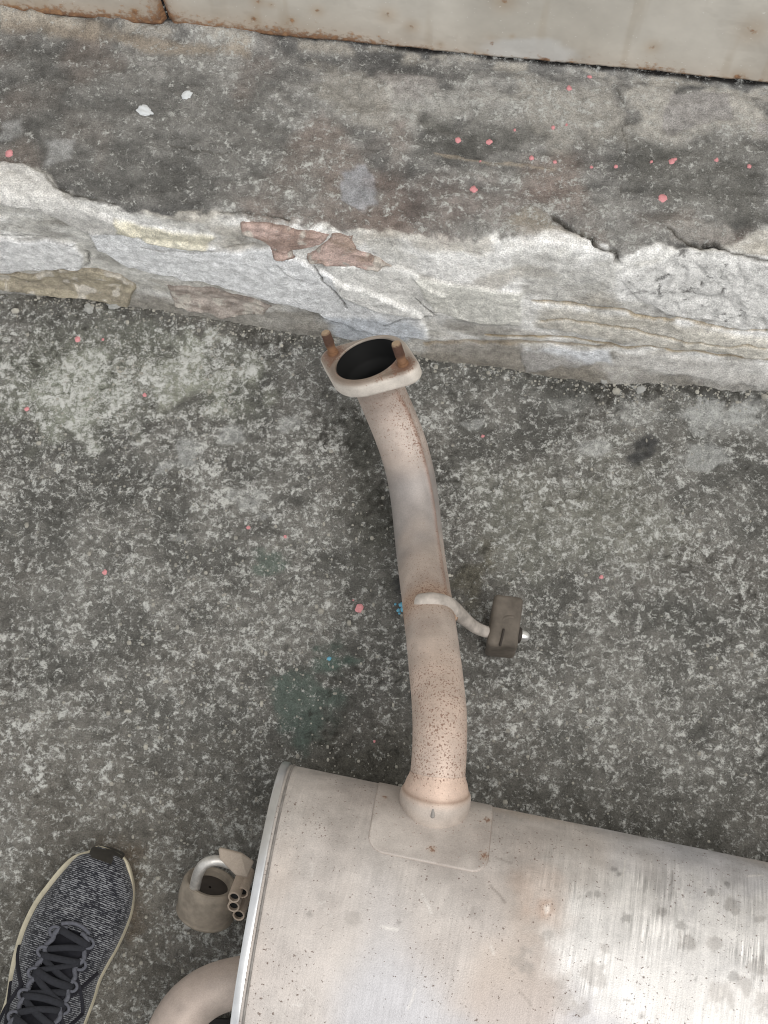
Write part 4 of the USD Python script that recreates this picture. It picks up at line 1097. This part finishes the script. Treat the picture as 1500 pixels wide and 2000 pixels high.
R0 = 0.0225
rows = [(-0.001, 0.001), (-0.001, R0 - 0.004), (0.0, R0 - 0.0015), (0.002, R0), (0.004, R0 + 0.0004), (0.005, R0 - 0.0004), (dl * 0.5, R0 + 0.0006), (dl - 0.004, R0 - 0.001), (dl - 0.001, R0 - 0.002), (dl, R0 - 0.004), (dl - 0.001, R0 - 0.007), (dl - 0.007, R0 - 0.0085)]
rm = obj('rubber_mount', drum(rows), 'old_rubber', ex, smooth_=40)
UsdShade.MaterialBindingAPI(stage.GetPrimAtPath(rm)).Bind(UsdShade.Material.Get(stage, '/World/Looks/pale_rubber'))
tag(rm, 'round brown rubber mount beside the left end of the silencer')
obj('hollow', drum([(dl - 0.0065, R0 - 0.0075), (dl - 0.0065, 0.001)]), 'dark_rubber', rm)
rc = DC1 + dax * (dl - 0.004) + du * -0.0125 + dw_ * 0.002
tip = sweep(curve([at(375, 1800, 0.030), at(368, 1807, 0.026), at(363, 1812, 0.023)], 6), [0.0042, 0.0042, 0.004, 0.0038, 0.003, 0.0018], 16)
obj('bolt_tip', tip, 'zinc', rm, smooth_=50)
# rolled tube ends beside the lip
for (x, y, z, x2, y2) in [(457, 1753, 0.090, 474, 1708), (456, 1771, 0.082, 470, 1728), (466, 1788, 0.074, 480, 1748), (473, 1744, 0.084, 486, 1704)]:
    a, b = at(x, y, z + 0.004), at(x2, y2, z - 0.022)
    d = (b - a) / np.linalg.norm(b - a)
    c = np.array([b, a, a - d * 0.0003, a - d * 0.0003, a + d * 0.0005, b * 0.4 + a * 0.6])
    th = frames(np.array([b, a]))
    m = 24; ang2 = np.linspace(0, 2 * np.pi, m, endpoint=False)
    circ = np.outer(np.cos(ang2), th[1][0]) + np.outer(np.sin(ang2), th[2][0])
    V = np.vstack([b + circ * 0.0052, a + circ * 0.0052, a - d * 0.0004 + circ * 0.0048, a + circ * 0.0038, a + d * 0.016 + circ * 0.0036])
    tb_ = tinted('tube_end', (V, grid_faces(5, m, True)), lin(176, 160, 144), sm=40)
    obj('hole', (np.vstack([a + d * 0.0035 + circ * 0.0038, [a + d * 0.0035]]), np.stack([np.full(m, m), np.arange(m), (np.arange(m) + 1) % m], 1)), 'soot_and_shade', tb_)  # black disc stands in for the shade inside the tube

# ---- tail pipe bending out of the left end
tz = 0.078
TP = curve([mpos(0.015, -0.045, tz - MC[2]), at(452, 1922, tz), at(415, 1934, tz - 0.001), at(376, 1960, tz - 0.003), at(345, 2000, tz - 0.006), at(325, 2055, tz - 0.010), at(316, 2130, tz - 0.016)], 120)
tv, tf = sweep(TP, 0.0212, 56, cap=False)
tcol = mix(lin(172, 158, 148), lin(190, 176, 165), smooth(0.35, 0.65, fbm(tv * 18, 3, 88)))
obj('tail_pipe', (tv, tf), 'pipe_steel', ex, cd=tcol, mk=np.tile([0.27, 0, 0], (len(tv), 1)))

# black strip on the ground below the tail pipe
plain('flat_black', lin(24, 22, 21), 0.6, var=0.3)
k = [at(385, 1990, 0.012), at(470, 1993, 0.012), at(470, 2030, 0.012), at(385, 2028, 0.012)]
tag(obj('black_strip', rounded([p + [0, 0, dz] for p in k for dz in (0, -0.009)], 0.0015), 'flat_black', smooth_=40), 'flat black strip on the ground between tail pipe and silencer end', 'strip')

# ------------------------------------------------------------------ the running shoe
toe = at(212, 1664, 0.012); hl = at(97, 1950, 0.02)
d2 = (hl - toe)[:2]; d2 /= np.linalg.norm(d2)                        # from the toe backwards
SHA = math.atan2(d2[1], d2[0])
sh = thing('running_shoe', 'black and grey knitted running shoe with dark laces and cream sole edge', 'shoe', (toe[0], toe[1], 0.0), SHA)
R2 = np.array([[math.cos(SHA), math.sin(SHA)], [-math.sin(SHA), math.cos(SHA)]])


def shoe_local(px, py, z):
    return (at(px, py, z)[..., :2] - toe[:2]) @ R2.T


lo = shoe_local(np.array([188, 152, 122, 92, 65, 45, 33, 22, 12.]), np.array([1664, 1674, 1698, 1732, 1770, 1812, 1850, 1900, 1960.]), 0.024)
ro = shoe_local(np.array([225, 243, 255, 260, 257, 249, 238, 225, 205, 190, 178.]), np.array([1664, 1676, 1702, 1735, 1765, 1795, 1822, 1850, 1885, 1915, 1955.]), 0.024)
side_l, side_r = (lo, ro)
if lo[:, 1].mean() > ro[:, 1].mean():
    sgn_l = 1
else:
    sgn_l = -1
uL = np.r_[0.0, lo[:, 0], 0.20, 0.235, 0.262, 0.278, 0.286]; yL = np.r_[0.008 * sgn_l, lo[:, 1], lo[-1, 1] * 0.96, lo[-1, 1] * 0.9, lo[-1, 1] * 0.72, lo[-1, 1] * 0.42, 0.0]
uR = np.r_[0.0, ro[:, 0], 0.20, 0.235, 0.262, 0.278, 0.286]; yR = np.r_[-0.008 * sgn_l, ro[:, 1], ro[-1, 1] * 1.0, ro[-1, 1] * 1.06, ro[-1, 1] * 0.9, ro[-1, 1] * 0.5, 0.0]
print('shoe', lo.round(3).tolist(), ro.round(3).tolist())
from scipy.interpolate import PchipInterpolator
uL, kl = np.unique(uL, return_index=True); uR, kr = np.unique(uR, return_index=True)
fL, fR = PchipInterpolator(uL, yL[kl]), PchipInterpolator(uR, yR[kr])
SU = 0.286 * (1 - np.cos(np.linspace(0, np.pi, 180))) / 2
SL, SR = fL(SU), fR(SU)                                              # the sole's outline, left and right (shoe axes)


def sole_loop(off, z, lift=True):
    poly = Polygon(np.vstack([np.c_[SU, SL], np.c_[SU, SR][::-1]])).buffer(0).buffer(off)
    xy = np.array(poly.exterior.coords)[:-1]
    d = np.r_[0, np.cumsum(np.linalg.norm(np.diff(np.vstack([xy, xy[:1]]), axis=0), axis=1))]
    # start at the toe so that loops pair up
    k = np.argmin(xy[:, 0]); xy = np.roll(xy, -k, axis=0); d = np.r_[0, np.cumsum(np.linalg.norm(np.diff(np.vstack([xy, xy[:1]]), axis=0), axis=1))]
    s = np.linspace(0, d[-1], 241)[:-1]
    w = np.vstack([xy, xy[:1]])
    P = np.c_[np.interp(s, d, w[:, 0]), np.interp(s, d, w[:, 1])]
    P = np.c_[gaussian_filter1d(P[:, 0], 1.5, mode='wrap'), gaussian_filter1d(P[:, 1], 1.5, mode='wrap')]
    spring = 0.010 * smooth(0.05, 0.0, P[:, 0]) * (z > -1)           # the toe turns up
    return np.c_[P, z + spring * (0.6 if z < 0.004 else 1.0)]


plain('cream_sole', lin(192, 184, 162), 0.75, var=0.25, scale=80, bump=0.0003)
plain('lace', lin(34, 35, 40), 0.9, var=0.35, scale=500, bump=0.0005, bscale=1500)
plain('tongue_cloth', lin(30, 30, 36), 0.95, var=0.3, scale=300, bump=0.0004, bscale=1200)
plain('trim_cloth', lin(84, 85, 92), 0.9, var=0.3, scale=400, bump=0.0005, bscale=1400)
plain('toe_rubber', lin(46, 43, 38), 0.7, var=0.25, scale=200)
sl_ = [sole_loop(-0.006, 0.002), sole_loop(-0.001, 0.004), sole_loop(0.0010, 0.012), sole_loop(0.0016, 0.022), sole_loop(0.0012, 0.0262), sole_loop(0.0002, 0.0274), sole_loop(-0.0035, 0.0274)]
sv = np.vstack(sl_); sfc = grid_faces(len(sl_), 240, True)
bot = len(sv); sv = np.vstack([sv, [sl_[0].mean(0)]])
jj = np.arange(240)
sff = np.vstack([sfc[:, [0, 1, 2]], sfc[:, [0, 2, 3]], np.stack([np.full(240, bot), (jj + 1) % 240, jj], 1)])
obj('sole', (sv, sff), 'cream_sole', sh, smooth_=60)

# upper, knitted
material('knit', {
    'tc': ('texture_coordinate', {}), 'sx': ('separate_xyz', {}),
    'map': ('mapping', {'scale': (1.0, 0.42, 0.42)}),
    'n': ('noise_texture', {'scale': 640, 'detail': 2, 'roughness': 0.6, 'distortion': 0.5}),
    'n2': ('noise_texture', {'scale': 95, 'detail': 3, 'roughness': 0.6}),
    'wv': ('wave_texture', {'wave_type': 'bands', 'bands_direction': 'x', 'scale': 190, 'distortion': 2.2, 'detail': 2, 'detail_scale': 2}),
    'a': ('math', {'math_type': 'multiply_add', 'value2': 0.30}),
    'a2': ('math', {'math_type': 'multiply_add', 'value2': 0.45}),
    'm': ('map_range', {'range_type': 'smoothstep', 'from_min': 0.84, 'from_max': 1.10, 'to_min': 0.0, 'to_max': 1.0, 'clamp': True}),
    'c': ('mix', {'mix_type': 'mix', 'color1': tuple(lin(36, 37, 42)), 'color2': tuple(lin(136, 137, 140))}),
    'b': ('bump', {'strength': 0.8, 'distance': 0.0008}),
    'p': ('principled_bsdf', {'roughness': 0.95, 'specular_ior_level': 0.15, 'sheen_weight': 0.15}),
}, [('tc.object', 'map.vector'), ('map.vector', 'n.vector'), ('tc.object', 'n2.vector'), ('tc.object', 'wv.vector'), ('wv.fac', 'a.value1'), ('n.fac', 'a.value3'),
    ('n2.fac', 'a2.value1'), ('a.value', 'a2.value3'), ('a2.value', 'm.value'), ('m.result', 'c.fac'), ('c.color', 'p.base_color'), ('a.value', 'b.height'), ('b.normal', 'p.normal')])
NU, NWW = 190, 121
uu = 0.286 * (1 - np.cos(np.linspace(0.02, np.pi - 0.06, NU))) / 2
wl_, wr_ = fL(uu), fR(uu)
cy, hw = (wl_ + wr_) / 2, np.abs(wl_ - wr_) / 2 - 0.002
Hs = PchipInterpolator([0, 0.006, 0.02, 0.05, 0.09, 0.13, 0.17, 0.20, 0.24, 0.27, 0.29], [0.004, 0.016, 0.026, 0.033, 0.040, 0.052, 0.066, 0.072, 0.070, 0.068, 0.05])
phi = np.linspace(0, np.pi, NWW)
c_, s_ = np.cos(phi), np.sin(phi)
ex1 = 2 / np.interp(uu, [0, 0.1, 0.2], [2.5, 2.2, 2.0])
Yv = cy[:, None] + hw[:, None] * np.sign(c_)[None] * np.abs(c_)[None] ** ex1[:, None] * sgn_l
Zv = 0.0262 + 0.010 * smooth(0.05, 0, uu)[:, None] + Hs(uu)[:, None] * np.abs(s_)[None] ** ex1[:, None]
Yv = Yv - sgn_l * 0.0032 * smooth(0.0, 0.03, uu)[:, None]; cy = cy - sgn_l * 0.0032 * smooth(0.0, 0.03, uu)
Uv = np.repeat(uu[:, None], NWW, 1)
# creases across the toe box
cre = 0.0008 * np.sin((Uv - 0.06) / 0.012 * 2 * np.pi + Yv * 30) * smooth(0.045, 0.06, Uv) * smooth(0.10, 0.085, Uv)
bumpy = 0.0010 * (fbm(np.stack([Uv * 60, Yv * 60, 0 * Yv], -1).reshape(-1, 3), 3, 55).reshape(Uv.shape) - 0.5)
Zv = Zv + (cre + bumpy) * np.abs(s_)[None]
# throat line from the pixels of its dark opening
ct = shoe_local(np.array([138, 112, 92, 70]), np.array([1822, 1880, 1940, 2000]), 0.075)
tcen = lambda u: np.interp(u, ct[:, 0], ct[:, 1])
T0 = ct[0, 0] - 0.004
thw = lambda u: 0.0165 * np.clip((u - T0) / 0.010, 0, 1) ** 0.5 * np.interp(u, [T0, T0 + 0.03, 0.17, 0.2], [0.95, 0.85, 0.95, 1.3])
open_ = (Uv > T0) & (np.abs(Yv - tcen(Uv)) < thw(Uv)) & (np.abs(s_)[None] > 0.3)
coll = (Uv > 0.195) & (np.abs(Yv - cy[:, None]) < hw[:, None] * 0.78) & (np.abs(s_)[None] > 0.3) & (Uv < 0.279)
hole = open_ | coll
q = grid_faces(NU, NWW)
hq = hole.ravel()[q].all(1)
UPV = np.stack([Uv, Yv, Zv], -1).reshape(-1, 3)
obj('upper', (UPV, q[~hq]), 'knit', sh)
UI = lambda u, y: float(np.interp(u, uu, [0.0262 + 0.010 * smooth(0.05, 0, a) + float(Hs(a)) for a in uu])) * 0 + 0.0262 + float(Hs(u)) * max(1 - abs((y - np.interp(u, uu, cy)) / np.interp(u, uu, hw)) ** 2.2, 0.02) ** (1 / 2.2)
# tongue and the dark inside
tu = np.linspace(T0 - 0.006, 0.215, 50); tw = np.linspace(-1, 1, 15)
TV = np.array([[(u, tcen(u) + w * (thw(max(u, T0 + 0.004)) + 0.004), UI(u, tcen(u)) - 0.004 - 0.0035 * w * w + 0.02 * smooth(0.18, 0.215, u)) for w in tw] for u in tu])
obj('tongue', (TV.reshape(-1, 3), grid_faces(50, 15)), 'tongue_cloth', sh)
IV = np.array([[(u, np.interp(u, uu, cy) + w * np.interp(u, uu, hw) * 0.8, 0.032) for w in np.linspace(-1, 1, 5)] for u in np.linspace(0.17, 0.278, 12)])
obj('insole', (IV.reshape(-1, 3), grid_faces(12, 5)), 'tongue_cloth', sh)
for lvl, s in enumerate((1, -1)):
    us_ = np.linspace(T0 + 0.001, 0.197, 120)
    scal = 0.0016 * np.sin((us_ - T0) / 0.0165 * 2 * np.pi)
    line = np.array([(u, tcen(u) + s * (thw(u) + 0.0006 + sc), UI(u, tcen(u) + s * thw(u)) + 0.0012) for u, sc in zip(us_, scal)])
    obj('throat_trim', sweep(line, 0.0021, 10), 'trim_cloth', sh)
aa = np.linspace(-1, 1, 40)
line = np.array([(T0 - 0.0005 - 0.004 * (1 - a * a), tcen(T0) + a * 0.0125, UI(T0, tcen(T0) + a * 0.0125) + 0.0012) for a in aa])
obj('throat_trim', sweep(line, 0.0018, 10), 'trim_cloth', sh)
ca = np.linspace(0.0, 2 * np.pi, 90)
cl = np.array([(0.237 + 0.042 * math.cos(a), np.interp(0.237 + 0.042 * math.cos(a), uu, cy) + 0.030 * math.sin(a), 0.096 - 0.010 * math.cos(a - 0.4)) for a in ca])
obj('collar', sweep(cl, 0.0055, 14, cap=False), 'trim_cloth', sh)
# laces: a bar and crossings between loops on each side of the throat
nl = 6
loopu = T0 + 0.007 + np.arange(nl) * 0.0185


def lace(u0, s0_, u1, s1_, h=0.003, w=0.0030):
    u0, u1 = u0 + RNG.normal(0, 0.0012), u1 + RNG.normal(0, 0.0012); w = w * RNG.uniform(0.85, 1.12)
    y0, y1 = tcen(u0) + s0_ * (thw(u0) + 0.004), tcen(u1) + s1_ * (thw(u1) + 0.004)
    t = np.linspace(0, 1, 24)
    u = u0 + (u1 - u0) * t + RNG.normal(0, 0.0014) * np.sin(np.pi * t); y = y0 + (y1 - y0) * t
    z = np.array([UI(a, b) for a, b in zip(u, y)]) + h + 0.0015 * np.sin(np.pi * t)
    z[:3] -= np.array([0.004, 0.0025, 0.001]); z[-3:] -= np.array([0.001, 0.0025, 0.004])
    obj('lace', sweep(np.c_[u, y, z], w, 12, flat=0.5), 'lace', sh)


for k in range(nl):
    a, b = (1, -1) if k % 2 else (-1, 1)
    lace(loopu[k] - 0.002, a, loopu[k] + 0.003, b, 0.0030, 0.0032)
    if k + 1 < nl:
        lace(loopu[k] + 0.003, b, loopu[k + 1] - 0.001, a, 0.0010, 0.0028)
        if k >= 1:
            lace(loopu[k], a, loopu[k + 1] - 0.001, b, 0.0020, 0.0026)
    for s in (1, -1):
        y = tcen(loopu[k]) + s * (thw(loopu[k]) + 0.0015)
        tt_ = np.linspace(-1.9, 1.9, 24)
        lp_ = np.array([(loopu[k] + 0.0042 * math.sin(a2), y + s * 0.0052 * math.cos(a2), UI(loopu[k], y) + 0.0022) for a2 in tt_])
        obj('lace_loop', sweep(lp_, 0.0014, 8), 'trim_cloth', sh)
# overlay bands printed on the sides, dark
for s, segs in ((1, [(0.10, 0.135), (0.135, 0.10), (0.135, 0.17), (0.17, 0.135)]), (-1, [(0.10, 0.13), (0.13, 0.165), (0.165, 0.13)])):
    for ua, ub in segs:
        t = np.linspace(0, 1, 26)
        ph_ = np.interp(t, [0, 1], [0.30, 1.10])
        u = ua + (ub - ua) * t
        cyy, hww = np.interp(u, uu, cy), np.interp(u, uu, hw)
        y = cyy + s * hww * np.cos(ph_) ** 0.95
        z = 0.0262 + Hs(u) * np.sin(ph_) ** 0.95 + 0.0006
        obj('side_band', sweep(np.c_[u, y, z], 0.0026, 10, flat=0.35), 'tongue_cloth', sh)
# toe bumper: dark rubber tab over the tip
tbv = []
for u in np.linspace(-0.0035, 0.0125, 14):
    for w in np.linspace(-1, 1, 21):
        hwid = np.interp(u, [-0.0035, -0.002, 0.001, 0.004, 0.0125], [0.0075, 0.0105, 0.0122, 0.0128, 0.0105])
        y = w * hwid * 1.15 - sgn_l * 0.0055
        z = np.interp(u, [-0.0035, 0.0, 0.003, 0.007, 0.0125], [0.027, 0.040, 0.0488, 0.0555, 0.0605]) - 0.0075 * w * w
        tbv.append((u, y, z))
obj('toe_bumper', (np.array(tbv), grid_faces(14, 21)), 'toe_rubber', sh)
